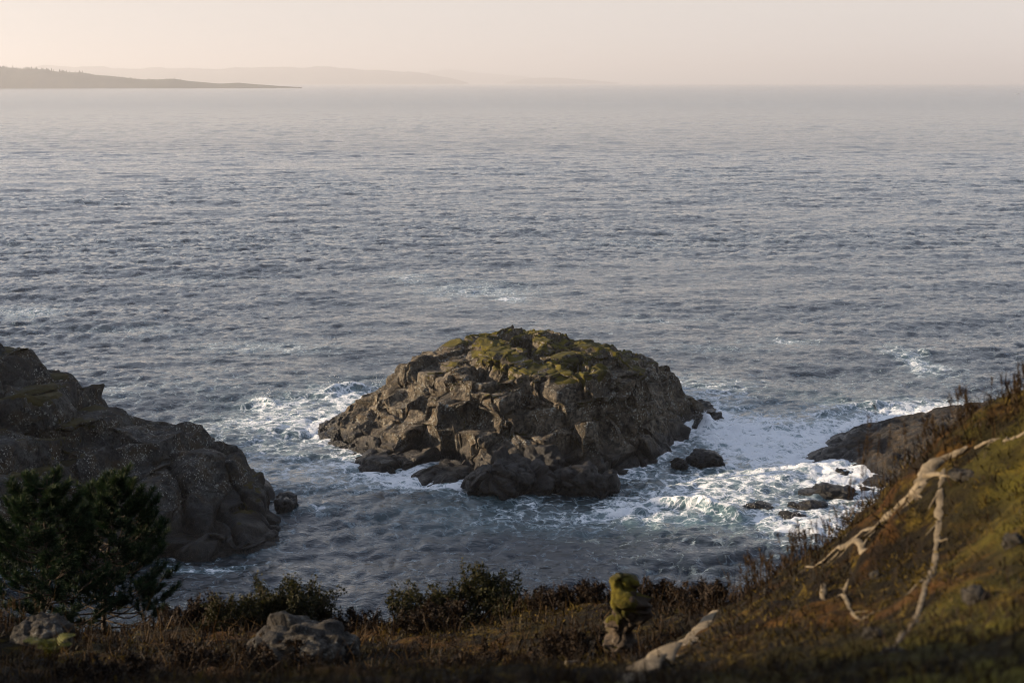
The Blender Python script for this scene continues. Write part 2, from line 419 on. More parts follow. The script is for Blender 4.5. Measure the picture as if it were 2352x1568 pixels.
isl += [(-12.5, 108, -0.6), (-9, 113, -1.2), (-5, 119, -1.0), (1, 122, -1.0), (8, 121, -1.0), (13, 116, -0.8), (16, 111, -0.8),
        (-5, 110, 3.6), (0, 113, 4.2), (5, 112, 4.2), (9, 111, 2.6), (-14.5, 103.5, -1.2), (18, 108, -1.2), (0, 127, -3), (-16, 115, -3), (16, 122, -3)]
def islet_disp(P, N):
    z = P[:, 2]
    low = sstep(2.2, 0.5, z); left = sstep(-6.0, -9.5, P[:, 0]); top = sstep(4.6, 5.8, z); right = sstep(7.0, 10.0, P[:, 0]); smooth = np.maximum(np.maximum(low * 0.75, left), right * 0.85)
    patch = 0.45 + 0.55 * sstep(-0.2, 0.25, fbm(P, 0.3, 3, 19))
    sea = sstep(-0.9, 0.6, z)
    J = joints(P, 0.62, 0.10, (3.0, 2.6, 1.55), 0.62 * (1 - 0.55 * smooth) * sea * (1 - 0.35 * top), 41, 0.14)
    P1 = P + J
    J += joints(P1, 0.95, 0.16, (1.05, 0.95, 0.62), 0.66 * (1 - 0.3 * top) * (1 - 0.4 * smooth) * patch * sea, 42, 0.12)
    J += joints(P + J, 0.45, 0.05, (0.42, 0.40, 0.24), 0.7 * (1 - 0.5 * smooth) * patch * sea * (1 - 0.3 * top), 43, 0.16)
    Q = np.stack([P[:, 0], P[:, 1], P[:, 2] - P[:, 0] * 0.1], 1)
    b1, c1, e1 = blocks(Q, (4.2, 3.6, 2.6), 11, 0.5, 1.3, 0.045, 0.12)
    b2, c2, e2 = blocks(Q, (1.7, 1.6, 1.2), 12, 0.4, 1.3, 0.05, 0.14)
    b3, c3, e3 = blocks(Q, (0.62, 0.6, 0.42), 13, 0.5, 1.2, 0.08, 0.25)
    S = np.stack([P[:, 0] * 0.5 + P[:, 2] * 0.9, P[:, 1] * 0.5, P[:, 2] * 1.6 - P[:, 0] * 0.9], 1)
    gro = 1 - np.abs(fbm(S, 1.1, 6, 31, 0.68)) * 2.4
    ver = 1 - np.abs(fbm(np.stack([P[:, 0], P[:, 1], P[:, 2] * 0.25], 1), 0.55, 4, 33, 0.5)) * 2.2      # upright gullies low on the face
    d = 0.40 * b1 + 0.16 * b2 * (1 - 0.6 * smooth) + 0.035 * b3 * patch + 0.30 * gro * left + 0.30 * ver * low + 0.05 * fbm(P, 1.6, 4, 21) + 0.15 * fbm(P, 0.28, 2, 22) + 0.03 * fbm(P, 5.0, 3, 24) - 0.18
    return d * sstep(-1.4, 0.5, z), J
def islet_moss(P, N):
    z = P[:, 2] + 0.9 * fbm(P, 0.45, 3, 61) - 0.09 * P[:, 0] * (P[:, 0] < 0) * -1
    m = sstep(4.3, 6.0, z) * 0.7 + 0.25 * sstep(3.0, 4.5, z) - 0.62
    return m + 1.0 * (N[:, 2] - 0.70) + 0.8 * fbm(P, 0.9, 4, 62)
icr = [([(1203, 764), (1211, 790), (1222, 815)], 1.3, 0.35), ([(1204, 862), (1212, 920), (1217, 979)], 0.9, 0.28), ([(1323, 812), (1322, 850), (1323, 891)], 0.8, 0.25),
       ([(1033, 922), (1042, 980), (1055, 1041)], 0.9, 0.3), ([(1077, 818), (1112, 847), (1132, 850)], 0.9, 0.5), ([(1125, 830), (1204, 817), (1301, 796)], 0.55, 0.4),
       ([(808, 935), (870, 910), (922, 893), (984, 878)], 0.55, 0.35), ([(966, 927), (1023, 905), (1072, 880), (1204, 872)], 0.6, 0.35),
       ([(955, 1000), (1000, 990), (1045, 975)], 0.8, 0.5), ([(940, 1095), (993, 1041), (1055, 1006)], 0.7, 0.5), ([(1380, 926), (1384, 970), (1380, 1014)], 0.6, 0.3),
       ([(1481, 948), (1490, 965)], 0.9, 0.6), ([(1330, 880), (1420, 880), (1500, 890)], 0.4, 0.3), ([(1060, 960), (1200, 960), (1330, 950)], 0.4, 0.35), ([(1240, 820), (1330, 826), (1430, 830)], 0.45, 0.35)]
xs = np.linspace(-16.5, 18.5, 500); ys = np.concatenate([np.linspace(82, 108, 400), np.linspace(108.2, 126, 56)])
f_isl, me, mm = rock_field('rock', xs, ys, isl, islet_disp, MAT_ISLET, -1.0, islet_moss, (MAT_MOSS, 0.07), icr)
islet = empty('rock_islet', (0.5, 100, 0), 'large blocky brown rock islet with mossy top rising from white surf', 'islet')
def sub(parent, name, me, mat, **p):
    o = link(name, me, mat, parent, **p); o.location = -parent.location; return o
sub(islet, 'rock', me, MAT_ISLET); sub(islet, 'moss', mm, MAT_MOSS, kind='stuff')

# ---- single rocks
def rock_mesh(name, c, r, seed, n=5, amp=0.35, sharp=1.0):
    bpy_me = None
    import bmesh
    bm = bmesh.new(); bmesh.ops.create_icosphere(bm, subdivisions=n, radius=1)
    V = np.array([v.co[:] for v in bm.verts]); F = np.array([[v.index for v in f.verts] for f in bm.faces]); bm.free()
    r = np.array(r, float); S = np.sign(V) * np.abs(V) ** 0.85
    P = S * r; mean = r.mean()
    Q = P + seed * 13.7
    b1, _, _ = blocks(Q, (mean * 1.0, mean * 1.0, mean * 0.8), seed, 0.7, 0.35, 0.09, 0.4)
    b2, _, _ = blocks(Q, (mean * 0.42,) * 3, seed + 3, 0.6, 0.3, 0.1, 0.4)
    d = amp * mean * (sharp * b1 * 0.8 + 0.4 * b2 + 0.45 * fbm(Q, 1.1 / mean, 4, seed + 5) + 0.12 * fbm(Q, 6 / mean, 3, seed + 6))
    P = P + V * d[:, None] + np.array(c)
    return P, F
def rock(name, label, cat, c, r, seed, mat, n=4, amp=0.35, group=None, rot=0.0):
    P, F = rock_mesh(name, (0, 0, 0), r, seed, n, amp)
    o = link(name, mesh_np(name, P, F, k=3), mat, label=label, category=cat)
    o.location = c; o.rotation_euler = (0, 0, rot)
    if group: o['group'] = group
    return o
def srock(u, v, wpx, hz, dep, **kw):
    """rock sitting in the water whose waterline centre is at (u,v), wpx wide"""
    c = G(u, v, 0); k = wpx * KPX / FPX * math.hypot(*c) / 2
    return dict(c=(c[0], c[1] + dep * 0.3, hz * 0.1), r=(k, dep, hz))
a = srock(1165, 1130, 205, 1.8, 2.3); rock('foreshore_boulder', 'largest smooth dark boulder leaning against the front foot of the islet', 'boulder', a['c'], a['r'], 3, MAT_WETROCK, 6, 0.42)
a = srock(1332, 1128, 165, 1.3, 1.6); rock('foreshore_boulder', 'low dark boulder in the surf beside the big one at the islet foot', 'boulder', a['c'], a['r'], 8, MAT_WETROCK, 5, 0.42)
a = srock(1248, 1095, 110, 1.5, 1.5); rock('foreshore_boulder', 'square dark block wedged behind the two boulders at the islet foot', 'boulder', a['c'], a['r'], 19, MAT_WETROCK, 5, 0.4)
for (u, v, wd, hz, dp, sd_, lb) in [
        (1622, 1062, 82, 0.6, 1.0, 21, 'rounded brown rock standing in white foam right of the islet'),
        (1561, 1070, 40, 0.35, 0.5, 22, 'small black rock in foam between the islet and a larger brown rock'),
        (1747, 1172, 72, 0.34, 0.9, 23, 'dark weedy rock just behind the breaking green wave'),
        (1858, 1168, 90, 0.32, 0.8, 24, 'flat dark weedy rock awash near the mossy slope'),
        (1905, 1138, 135, 0.38, 1.2, 25, 'broad brown ledge awash below the dry grass stalks'),
        (1938, 1093, 44, 0.4, 0.6, 26, 'small round black rock beside the sloping shore rock'),
        (1885, 1068, 60, 0.25, 0.5, 27, 'thin dark rock sliver off the tip of the shore rock'),
        (1822, 1188, 70, 0.22, 0.6, 28, 'low dark rock barely breaking the surface near the hillside'),
        (655, 1172, 60, 0.75, 1.2, 29, 'rounded brown rock at the water end of the grey headland'),
        (1612, 942, 60, 0.5, 1.2, 30, 'low brown rock point at the right end of the islet')]:
    a = srock(u, v, wd, hz, dp); rock('sea_rock', lb, 'rock', a['c'], a['r'], sd_, MAT_WETROCK, 4, 0.4, 'rocks awash in the surf')

# ---- headland on the left
hd = PX([(640, 1190, 0), (628, 1232, 0), (590, 1262, 0), (480, 1276, 0), (370, 1281, 0), (250, 1290, 0), (120, 1310, 0), (-80, 1330, 0), (-300, 1340, 0),
         (-10, 775, 9.2), (38, 800, 8.8), (50, 850, 8.0), (100, 868, 7.4), (150, 908, 6.6), (160, 928, 6.2), (215, 940, 5.6), (270, 952, 5.2), (340, 974, 4.7), (430, 998, 4.2),
         (485, 1030, 3.5), (540, 1070, 2.7), (590, 1110, 1.8), (625, 1150, 0.8), (480, 1150, 2.1), (400, 1120, 2.8), (300, 1100, 3.5), (300, 1020, 4.7), (200, 1000, 5.4),
         (100, 1000, 5.8), (0, 1000, 6.2), (0, 900, 7.6), (560, 1180, 1.2), (420, 1210, 1.3), (300, 1200, 1.8), (150, 1150, 3.0), (0, 1130, 4.0), (-200, 1000, 6.5), (-200, 1150, 4.0),
         (-250, 800, 9.5), (-600, 900, 10), (-600, 1100, 6), (-600, 1330, 0.4)])
hd += [(-13.5, 80, -1.5), (-15, 73, -1.5), (-20, 70.5, -1.5), (-28, 70, -1.5), (-36, 67, -1.5), (-47, 66, -1.5), (-60, 66, -1.0),
       (-14.5, 86, -1.0), (-17.5, 89, 0.2), (-19.5, 94, -1.5), (-24, 96, -1.0), (-30, 99, -1.2), (-38, 104, -1.5), (-60, 108, -1.5), (-30, 92, 4.0), (-38, 95, 5.5), (-52, 96, 6)]
def head_disp(P, N):
    z = P[:, 2]
    V3 = np.stack([P[:, 0], P[:, 1], P[:, 2] * 0.55 - P[:, 0] * 0.2], 1); sea = sstep(-0.9, 0.6, z)
    patch = 0.3 + 0.7 * sstep(-0.15, 0.3, fbm(P, 0.25, 3, 79))
    J = joints(P, -0.5, 0.2, (3.6, 3.2, 2.0), 0.50 * sea, 171, 0.16); J += joints(P + J, -0.2, 0.3, (1.2, 1.1, 0.8), 0.35 * patch * sea, 172, 0.16)
    b1, _, _ = blocks(V3, (5.5, 4.5, 3.0), 71, 0.5, 0.8, 0.04, 0.3, 0.35)
    b2, _, _ = blocks(V3, (2.0, 1.9, 1.4), 72, 0.5, 0.8, 0.05, 0.3, 0.2)
    b3, _, _ = blocks(P, (0.55, 0.55, 0.6), 73, 0.7, 0.5, 0.10, 0.4, 0.2)
    ver = 1 - np.abs(fbm(np.stack([P[:, 0], P[:, 1], P[:, 2] * 0.2], 1), 0.45, 4, 78)) * 2.2
    d = 0.60 * b1 + 0.2 * b2 * patch + 0.06 * b3 * patch + 0.30 * ver * sstep(0.9, 0.6, N[:, 2]) + 0.2 * fbm(P, 0.5, 4, 74) + 0.04 * fbm(P, 4.0, 3, 75)
    return d * sstep(-1.4, 0.5, z), J
def head_moss(P, N):
    return 0.9 * (N[:, 2] - 0.80) + 0.75 * fbm(P, 0.4, 4, 76) + 0.25 * fbm(P, 2.0, 3, 77) + 0.05 * (P[:, 2] - 4.5) - 0.08
hcr = [([(-20, 930), (60, 960), (150, 990), (260, 985)], 0.7, 0.9), ([(150, 1010), (165, 1060), (165, 1150)], 0.8, 0.4), ([(60, 1040), (120, 1080), (130, 1150)], 1.2, 0.5), ([(420, 1010), (400, 1100), (380, 1200)], 0.35, 0.35), ([(500, 1060), (520, 1150), (530, 1220)], 0.3, 0.3)]
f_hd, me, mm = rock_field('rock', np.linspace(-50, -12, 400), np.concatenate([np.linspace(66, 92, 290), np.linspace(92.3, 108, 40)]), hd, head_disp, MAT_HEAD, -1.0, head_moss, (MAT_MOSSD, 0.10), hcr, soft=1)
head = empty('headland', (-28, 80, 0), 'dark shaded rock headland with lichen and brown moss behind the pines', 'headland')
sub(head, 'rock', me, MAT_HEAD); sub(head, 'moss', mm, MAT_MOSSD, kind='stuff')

# ---- shore rock on the right
sh = PX([(1890, 1040, 0), (1915, 1062, 0), (1960, 1080, 0), (1985, 1105, 0), (2000, 1130, 0), (2060, 1165, 0), (2150, 1200, 0), (1960, 1018, 0.5), (2030, 1000, 1.3), (2060, 988, 1.7), (2120, 978, 2.0), (2180, 972, 2.2),
         (2040, 1040, 1.1), (2100, 1060, 1.3), (2200, 1040, 2.1), (2200, 1120, 1.4), (2400, 1000, 3.0), (2400, 1150, 2.4), (2600, 1100, 3.4), (1960, 1050, 0.4)])
sh += [(20, 98, -1.2), (22, 102, -1.0), (27, 106, -1.2), (34, 108, -1), (45, 110, -1), (21.5, 89, -1.2), (24, 84, -1.2), (30, 80, -1), (45, 79, 0), (32, 103, 1.0), (40, 104, 1.5)]
def shore_disp(P, N):
    S = np.stack([P[:, 0] * 0.35 + P[:, 2], P[:, 1] * 0.35, P[:, 2] * 2.4 - P[:, 0] * 0.55], 1)
    g = 1 - np.abs(fbm(S, 0.9, 5, 81, 0.6)) * 2.4
    b2, _, _ = blocks(P, (2.2, 1.8, 0.8), 82, 0.4, 0.4, 0.07, 0.5)
    return (-0.15 + 0.38 * g + 0.30 * b2 + 0.1 * fbm(P, 1.5, 4, 83)) * sstep(-1.3, 0.4, P[:, 2])
f_sh, me, _ = rock_field('shore_rock', np.linspace(17, 46, 260), np.linspace(79, 110, 220), sh, shore_disp, MAT_SHORE, -1.0)
o = link('shore_rock', me, MAT_SHORE, label='long dark striated shore rock sloping into foam beyond the mossy slope', category='rock')

# ------------------------------------------------------------------ the hillside the photographer stands on
fg = [(-300, 1568, 4.6), (0, 1568, 4.6), (600, 1575, 4.5), (1200, 1575, 4.3), (1420, 1575, 4.0), (1700, 1568, 3.4), (2000, 1568, 2.9), (2352, 1568, 2.4), (2700, 1568, 2.1),
      (900, 1462, 10.2), (1200, 1465, 10.2), (1400, 1435, 9.6), (1100, 1460, 10.2), (600, 1480, 10.5), (760, 1468, 10.4), (0, 1420, 9), (-300, 1400, 9), (240, 1482, 13), (120, 1480, 12), (340, 1492, 12), (440, 1470, 11.4), (0, 1500, 7.5),
      (300, 1530, 7.0), (900, 1520, 7.2), (1200, 1525, 6.8), (600, 1545, 6.6), (1500, 1395, 8.6), (1580, 1370, 8.0), (1560, 1470, 6.0), (1450, 1500, 6.0),
      (1640, 1372, 7.2), (1700, 1330, 7.0), (1850, 1245, 6.8), (2000, 1135, 6.5), (2150, 1015, 6.2), (2250, 945, 6.1), (2352, 893, 6.0), (2600, 780, 5.9),
      (2000, 1400, 4.4), (2352, 1200, 4.4), (2200, 1200, 5.1), (1800, 1450, 4.6), (2352, 1400, 3.2), (2100, 1280, 5.0), (1700, 1450, 5.2), (1900, 1300, 5.9), (2352, 1050, 5.2), (2600, 1200, 4.2)]
FQ, FS = [], []
for u, v, Y in fg:
    p = At(u, v, Y); FQ.append((math.atan2(p[0], p[1]) * 2.2, math.log(p[1]))); FS.append((H - p[2]) / p[1])
def beyond(u, v, Y, y2, drop):
    p = At(u, v, Y); a_ = p[0] / p[1]; x2 = a_ * y2; z2 = p[2] - drop
    FQ.append((math.atan2(x2, y2) * 2.2, math.log(y2))); FS.append((H - z2) / y2)
for u, v, Y in [(1640, 1372, 7.2), (1850, 1245, 6.8), (2000, 1135, 6.5), (2150, 1015, 6.2), (2352, 893, 6.0), (2600, 780, 5.9)]:
    beyond(u, v, Y, Y * 1.22, 0.9 if u < 1900 else 0.75); beyond(u, v, Y, Y * 2.0, 5.0)
for u, v, Y in [(-300, 1410, 9), (0, 1420, 9), (900, 1462, 10.2), (1200, 1465, 10.2), (1400, 1435, 9.6), (600, 1480, 10.5)]:
    beyond(u, v, Y, Y * 1.2, 1.4 if u > 300 else 1.6); beyond(u, v, Y, Y * 2.0, 8.0)
for u, v, Y in [(240, 1482, 13), (120, 1480, 12), (340, 1492, 12)]:
    beyond(u, v, Y, Y * 1.12, 1.3); beyond(u, v, Y, Y * 1.8, 8.0)
for u in (-300, 300, 900, 1500, 2100, 2600):
    for y2, zz in ((30, 6.0), (42, 1.0), (52, -1.5), (66, -4.0)):
        x2 = (u - 1176) * KPX / FPX * y2; FQ.append((math.atan2(x2, y2) * 2.2, math.log(y2))); FS.append((H - zz) / y2)
fg_tps = TPS(FQ, np.array(FS), 2e-5)
def fg_base(q):
    q = np.asarray(q, float); x, y = q[:, 0], q[:, 1]; r = np.hypot(x, y); th = np.arctan2(x, y)
    thc = np.clip(th, -0.60, 0.60); yc = np.maximum(r * np.cos(thc), 0.5)
    s = fg_tps(np.stack([thc * 2.2, np.log(yc)], 1)); z1 = H - s * yc
    z0 = 23.15 + 4.9 * np.exp(-((x + 15) / 6.5) ** 2 - ((y - 2.4) / 4.7) ** 2) + 2.0 * np.exp(-((x + 13) / 4) ** 2 - ((y - 13.5) / 3.2) ** 2) + 0.45 * np.maximum(0, -y - 3) + 0.10 * np.maximum(0, x - 1)  # unseen left rises added to shade foreground and pines, rear slope to block sky
    z0 = z0 - 0.72 * np.log1p(np.exp((y - 10) * 1.0))
    wgt = sstep(1.0, 0.62, np.abs(th)) * sstep(1.2, 2.1, r)
    return np.maximum(z0 * (1 - wgt) + z1 * wgt, -4.5)
def fg_relief(P):
    z = P[:, 2]
    c1 = 1 - worley(P * 2.6 + fbm(P, 2, 2, 90)[:, None] * 0.6, 91)[0]
    return 0.05 * fbm(P, 1.3, 4, 92) + 0.10 * c1 * (0.6 + 0.8 * fbm(P, 0.7, 2, 95)) + 0.025 * fbm(P, 9, 3, 93) + 0.10 * fbm(P, 0.45, 2, 94) - 0.04
th = np.concatenate([np.linspace(-PI, -0.62, 60), np.linspace(-0.6, -0.40, 24), np.linspace(-0.395, 0.395, 300), np.linspace(0.40, 0.6, 24), np.linspace(0.62, PI, 60)])
rr = np.concatenate([np.geomspace(0.3, 2.2, 30), np.geomspace(2.22, 16, 240), np.geomspace(16.4, 70, 60)])
TH, RR = np.meshgrid(th, rr); X = np.sin(TH) * RR; Y = np.cos(TH) * RR
Z = fg_base(np.stack([X.ravel(), Y.ravel()], 1)).reshape(X.shape)
P = np.stack([X, Y, Z], -1).reshape(-1, 3)
rel = fg_relief(P)
Nf = grid_normals(P.reshape(*X.shape, 3)).reshape(-1, 3)
P = P + Nf * rel[:, None]
m = M('hillside_ground')
pn = m.noise(1.6, 5, 0.6); pn2 = m.noise(9, 5, 0.7); pn3 = m.noise(0.7, 3)
c = m.mix(m.ramp(pn, 0.40, 0.58), (0.005, 0.0032, 0.0018), (0.018, 0.0135, 0.0035))
c = m.mix(m.ramp(pn2, 0.48, 0.7), c, (0.078, 0.053, 0.007))
c = m.mix(m.ramp(m.noise(1.1, 5, 0.65, dist=0.8), 0.47, 0.62, 0, 0.8), c, (0.060, 0.027, 0.006))
c = m.mix(m.ramp(m.noise(3.2, 5, 0.7), 0.47, 0.58, 0, 0.9), c, (0.006, 0.0045, 0.003))
c = m.mix(m.ramp(m.noise(2.4, 6, 0.65, dist=0.6), 0.60, 0.70, 0, 0.6), c, (0.07, 0.06, 0.045))
c = m.mix(m.math('MULTIPLY', m.ramp(m.math('ADD', m.z(), m.math('MULTIPLY', m.noise(1.9, 4), 0.9)), 23.75, 24.35), m.ramp(pn, 0.42, 0.6, 0.1, 0.8)), c, (0.105, 0.088, 0.009))
bb = m.bump(pn2, 0.05); bb = m.bump(m.noise(45, 3, 0.7), 0.015, 1, bb)
MAT_GROUND = m.done(m.bsdf(c, 0.95, bb, spec=0.1))
o = link('hillside_ground', mesh_np('hillside_ground', P, grid_faces(*X.shape)), MAT_GROUND, kind='structure', label='mossy heather hillside in the foreground rising to the right')
def on_fg(u, v, y0=1.8, y1=16):
    p = raycast(fg_base, u, v, y0, y1, 900)
    return p
def gz(x, y):
    p = np.array([[x, y, 0.0]]); p[0, 2] = fg_base(p[:, :2])[0]; p[0, 2] += fg_relief(p)[0]
    return p[0, 2]

# ------------------------------------------------------------------ far land in the haze
m = M('far_land'); c = m.mix(m.ramp(m.noise(0.004, 5, 0.6), 0.4, 0.6), (0.045, 0.05, 0.03), (0.09, 0.085, 0.06)); MAT_FAR = m.done(m.bsdf(c, 0.9, spec=0.1))
MAT_FARTREE = leaf_mat('far_trees', [(0.02, 0.03, 0.015), (0.03, 0.04, 0.018), (0.04, 0.05, 0.02)], trans=0.0)
def ridge(name, prof, D, depth, label, seed, cat='island'):
    """prof: (u, v of skyline) along an island standing at distance D"""
    prof = np.array(prof, float); us = np.linspace(prof[0, 0], prof[-1, 0], 260); vv = np.interp(us, prof[:, 0], prof[:, 1])
    Xc = np.array([At(u, v, D) for u, v in zip(us, vv)]); x = Xc[:, 0]; z = np.maximum(Xc[:, 2], 0.0)
    nz = fbm(np.stack([x / (D * 0.013), x * 0, x * 0], 1), 1.0, 4, seed) * 0.11
    z = z * (1 + nz)
    t = np.linspace(-1, 1, 25); pr = np.maximum(1 - np.abs(t) ** 1.7, 0)
    XX = np.repeat(x[None], 25, 0); YY = D + t[:, None] * depth * (0.25 + 0.75 * (z / z.max())[None]) + 0 * XX
    Pn = np.stack([XX, YY, XX * 0], -1).reshape(-1, 3)
    ZZ = pr[:, None] * z[None] * (1 + 0.35 * (1 - pr[:, None]) * fbm(Pn / 160, 1.0, 4, seed + 1).reshape(XX.shape)) - 1.5 * (pr[:, None] < 0.02)
    Vv = np.stack([XX, YY, ZZ], -1)
    e = empty(name, (0, D, 0), label, cat)
    oo = link('land', mesh_np('land', Vv.reshape(-1, 3), grid_faces(25, 260)), MAT_FAR, e); oo.location = -e.location
    return e, x, z
e, ix, iz = ridge('wooded_island', [(-160, 140), (-60, 146), (0, 154), (60, 158), (110, 163), (180, 166), (230, 172), (270, 178), (330, 183), (400, 181), (440, 187), (500, 192), (550, 190), (590, 194), (640, 197.5), (690, 200.6)], 6500, 250, 'nearest low wooded island tapering to a point on the horizon, darkest in the haze', 5)
ts = []
for k in range(420):
    q = rng.random() ** 1.6; j = int(q * 170) + 4; hgt = 10 * (0.6 + 0.8 * rng.random()) * (1.0 if j < 110 else 0.55)
    dy = rng.normal() * 45; b = np.array([ix[j] + rng.normal() * 8, 6500 + dy, iz[j] * max(0, 1 - (abs(dy) / 230) ** 1.7) - 2])
    n = 6; a_ = np.arange(n) * 2 * PI / n; rr_ = hgt * 0.24
    ring = np.stack([np.cos(a_) * rr_, np.sin(a_) * rr_, 0 * a_ + 0.15 * hgt], 1) + b
    Vt = np.vstack([ring, b + [0, 0, hgt + 2]]); ts.append((Vt, np.zeros((0, 4), int), [(i_, (i_ + 1) % n, n) for i_ in range(n)]))
Vt, Ft = join(ts); me = mesh_np('trees', Vt, Ft, k=3); o = link('trees', me, MAT_FARTREE, e, kind='stuff'); o.location = -e.location
ridge('far_ridge', [(20, 205), (60, 158), (100, 151), (160, 154), (240, 155), (330, 157), (380, 154), (440, 156), (500, 158), (545, 155), (600, 157), (680, 155), (760, 154), (800, 156), (870, 160), (920, 163), (980, 170), (1030, 178), (1075, 190)], 20000, 800, 'long pale ridge on the horizon behind the wooded island', 15)
ridge('low_skerry', [(1160, 190), (1200, 182), (1240, 178), (1290, 179.5), (1340, 183), (1380, 186.5), (1420, 190)], 23000, 400, 'small faint hump of land at the right end of the hazy ridges', 25)
ridge('pale_ridge', [(940, 185), (990, 162), (1030, 160), (1080, 165), (1130, 170), (1200, 176), (1260, 186)], 29000, 800, 'faintest ridge showing behind the end of the long pale ridge', 35)

# small motor boat near the horizon
bx_, by_ = G(2335, 217, 0)[:2]
boat = empty('motor_boat', (bx_, by_, 0), 'tiny white motor boat near the horizon at the far right', 'boat')
L_ = np.linspace(-3.6, 3.6, 13); wdt = 1.25 * np.sqrt(np.clip(1 - ((L_ - (-1)) / 4.7) ** 2, 0.0, 1)); Vb = []
for x_, w_ in zip(L_, wdt): Vb += [(x_, -w_, 1.15 + 0.04 * (x_ + 3.6)), (x_, -w_ * 0.7, -0.3), (x_, w_ * 0.7, -0.3), (x_, w_, 1.15 + 0.04 * (x_ + 3.6))]
mw = M('white_hull'); MAT_HULL = mw.done(mw.bsdf((0.8, 0.8, 0.78), 0.4)); mw = M('cabin_glass'); MAT_CAB = mw.done(mw.bsdf((0.02, 0.025, 0.03), 0.1))
Fb = np.vstack([grid_faces(13, 4), [[i * 4 + 3, i * 4, i * 4 + 4, i * 4 + 7] for i in range(12)], [[0, 1, 2, 3]], [[48, 51, 50, 49]]])
link('hull', mesh_np('hull', np.array(Vb), Fb, False), MAT_HULL, boat)
def boxmesh(name, lo, hi, taper=0.0):
    (x0, y0, z0), (x1, y1, z1) = lo, hi; t = taper
    V = [(x0, y0, z0), (x1, y0, z0), (x1, y1, z0), (x0, y1, z0), (x0 + t, y0 + t / 2, z1), (x1 - 2 * t, y0 + t / 2, z1), (x1 - 2 * t, y1 - t / 2, z1), (x0 + t, y1 - t / 2, z1)]
    return mesh_np(name, np.array(V, float), np.array([[3, 2, 1, 0], [4, 5, 6, 7], [0, 1, 5, 4], [1, 2, 6, 5], [2, 3, 7, 6], [3, 0, 4, 7]]), False)
link('cabin', boxmesh('cabin', (-1.2, -0.8, 1.2), (1.6, 0.8, 2.5), 0.25), MAT_HULL, boat)
link('windscreen', boxmesh('windscreen', (0.9, -0.7, 1.7), (1.45, 0.7, 2.2), 0.02), MAT_CAB, boat)

# ------------------------------------------------------------------ the sea
def fft_ocean(N, L, wind, wdir, lo, hi, seed, spread=2.0):
    r = np.random.default_rng(seed)
    k1 = 2 * PI * np.fft.fftfreq(N, L / N); KX, KY = np.meshgrid(k1, k1); K = np.hypot(KX, KY); K[0, 0] = 1e-6
    Lw = wind ** 2 / 9.81
    Ph = np.exp(-1 / (K * Lw) ** 2) / K ** 4 * np.maximum(0.04, np.abs((KX * math.cos(wdir) + KY * math.sin(wdir)) / K)) ** spread
    lam = 2 * PI / K
    Ph *= ((lam > lo) & (lam < hi)); Ph[0, 0] = 0
    A = (r.normal(size=(N, N)) + 1j * r.normal(size=(N, N))) * np.sqrt(Ph)
    h = np.fft.ifft2(A).real * N
    s = 1.0
    dx = np.fft.ifft2(1j * KX / K * A).real * N; dy = np.fft.ifft2(1j * KY / K * A).real * N
    st = h.std(); slope = np.fft.ifft2(1j * KX * A).real * N / st; 
    return h / st, -dx / st, -dy / st
def samp(tab, L, x, y, rot=0.0):
    N = tab[0].shape[0]; c, s = math.cos(rot), math.sin(rot)
    u = ((x * c + y * s) / L * N) % N; v = ((-x * s + y * c) / L * N) % N
    i = np.floor(u).astype(int); j = np.floor(v).astype(int); fu = u - i; fv = v - j; i1 = (i + 1) % N; j1 = (j + 1) % N; i %= N; j %= N
    return [t[j, i] * (1 - fu) * (1 - fv) + t[j, i1] * fu * (1 - fv) + t[j1, i] * (1 - fu) * fv + t[j1, i1] * fu * fv for t in tab]
WD = math.radians(-78)
oA = fft_ocean(1024, 149.0, 3.2, WD, 0.8, 12, 1, 3.0); oB = fft_ocean(512, 37.0, 1.7, WD + 0.3, 0.35, 2.6, 2, 1.5); oC = fft_ocean(256, 233.0, 5.5, WD + 0.15, 11, 45, 3, 4.0)
rows = [44.0]
while rows[-1] < 33500:
    y = rows[-1]; rows.append(y * (1 + (0.0031 if y < 500 else 0.0031 + min(0.024, 0.014 * math.log(y / 500)))))
rows = np.array(rows); tt = np.linspace(-0.44, 0.44, 490)
Y, T = np.meshgrid(rows, tt, indexing='ij'); X = Y * T
xf, yf = X.ravel(), Y.ravel()
hA, dxA, dyA = samp(oA, 149.0, xf, yf); hB, dxB, dyB = samp(oB, 41.0, xf, yf, 0.4)
dY = np.gradient(rows)[:, None] * np.ones_like(X); dY = dY.ravel()
fA = sstep(40, 8, dY); fB = sstep(2.6, 0.8, dY); hC, dxC, dyC = samp(oC, 233.0, xf, yf, -0.1)
gust = 1 + 0.55 * fbm(np.stack([xf / 60, yf / 45, xf * 0], 1), 1.0, 3, 41) + 0.5 * fbm(np.stack([xf / 340, yf / 150, xf * 0], 1), 1.0, 3, 44)
# sheltered cove close to the land: calmer
calm = 1 - 0.5 * sstep(80, 66, yf) * sstep(-14, -18, xf)
aA, aB, aC = 0.088 * gust * calm, 0.054 * gust * calm, 0.12
z = aA * fA * hA + aB * fB * hB + aC * fA * hC
dx = 1.45 * (aA * fA * dxA + aB * fB * dxB); dy = 1.45 * (aA * fA * dyA + aB * fB * dyB)
# long swell
z += 0.04 * np.sin((yf * 0.97 + xf * 0.2) / 26 * 2 * PI + 1.5 * fbm(np.stack([xf / 60, yf / 60, 0 * xf], 1), 1, 2, 43)) * sstep(1500, 300, yf)
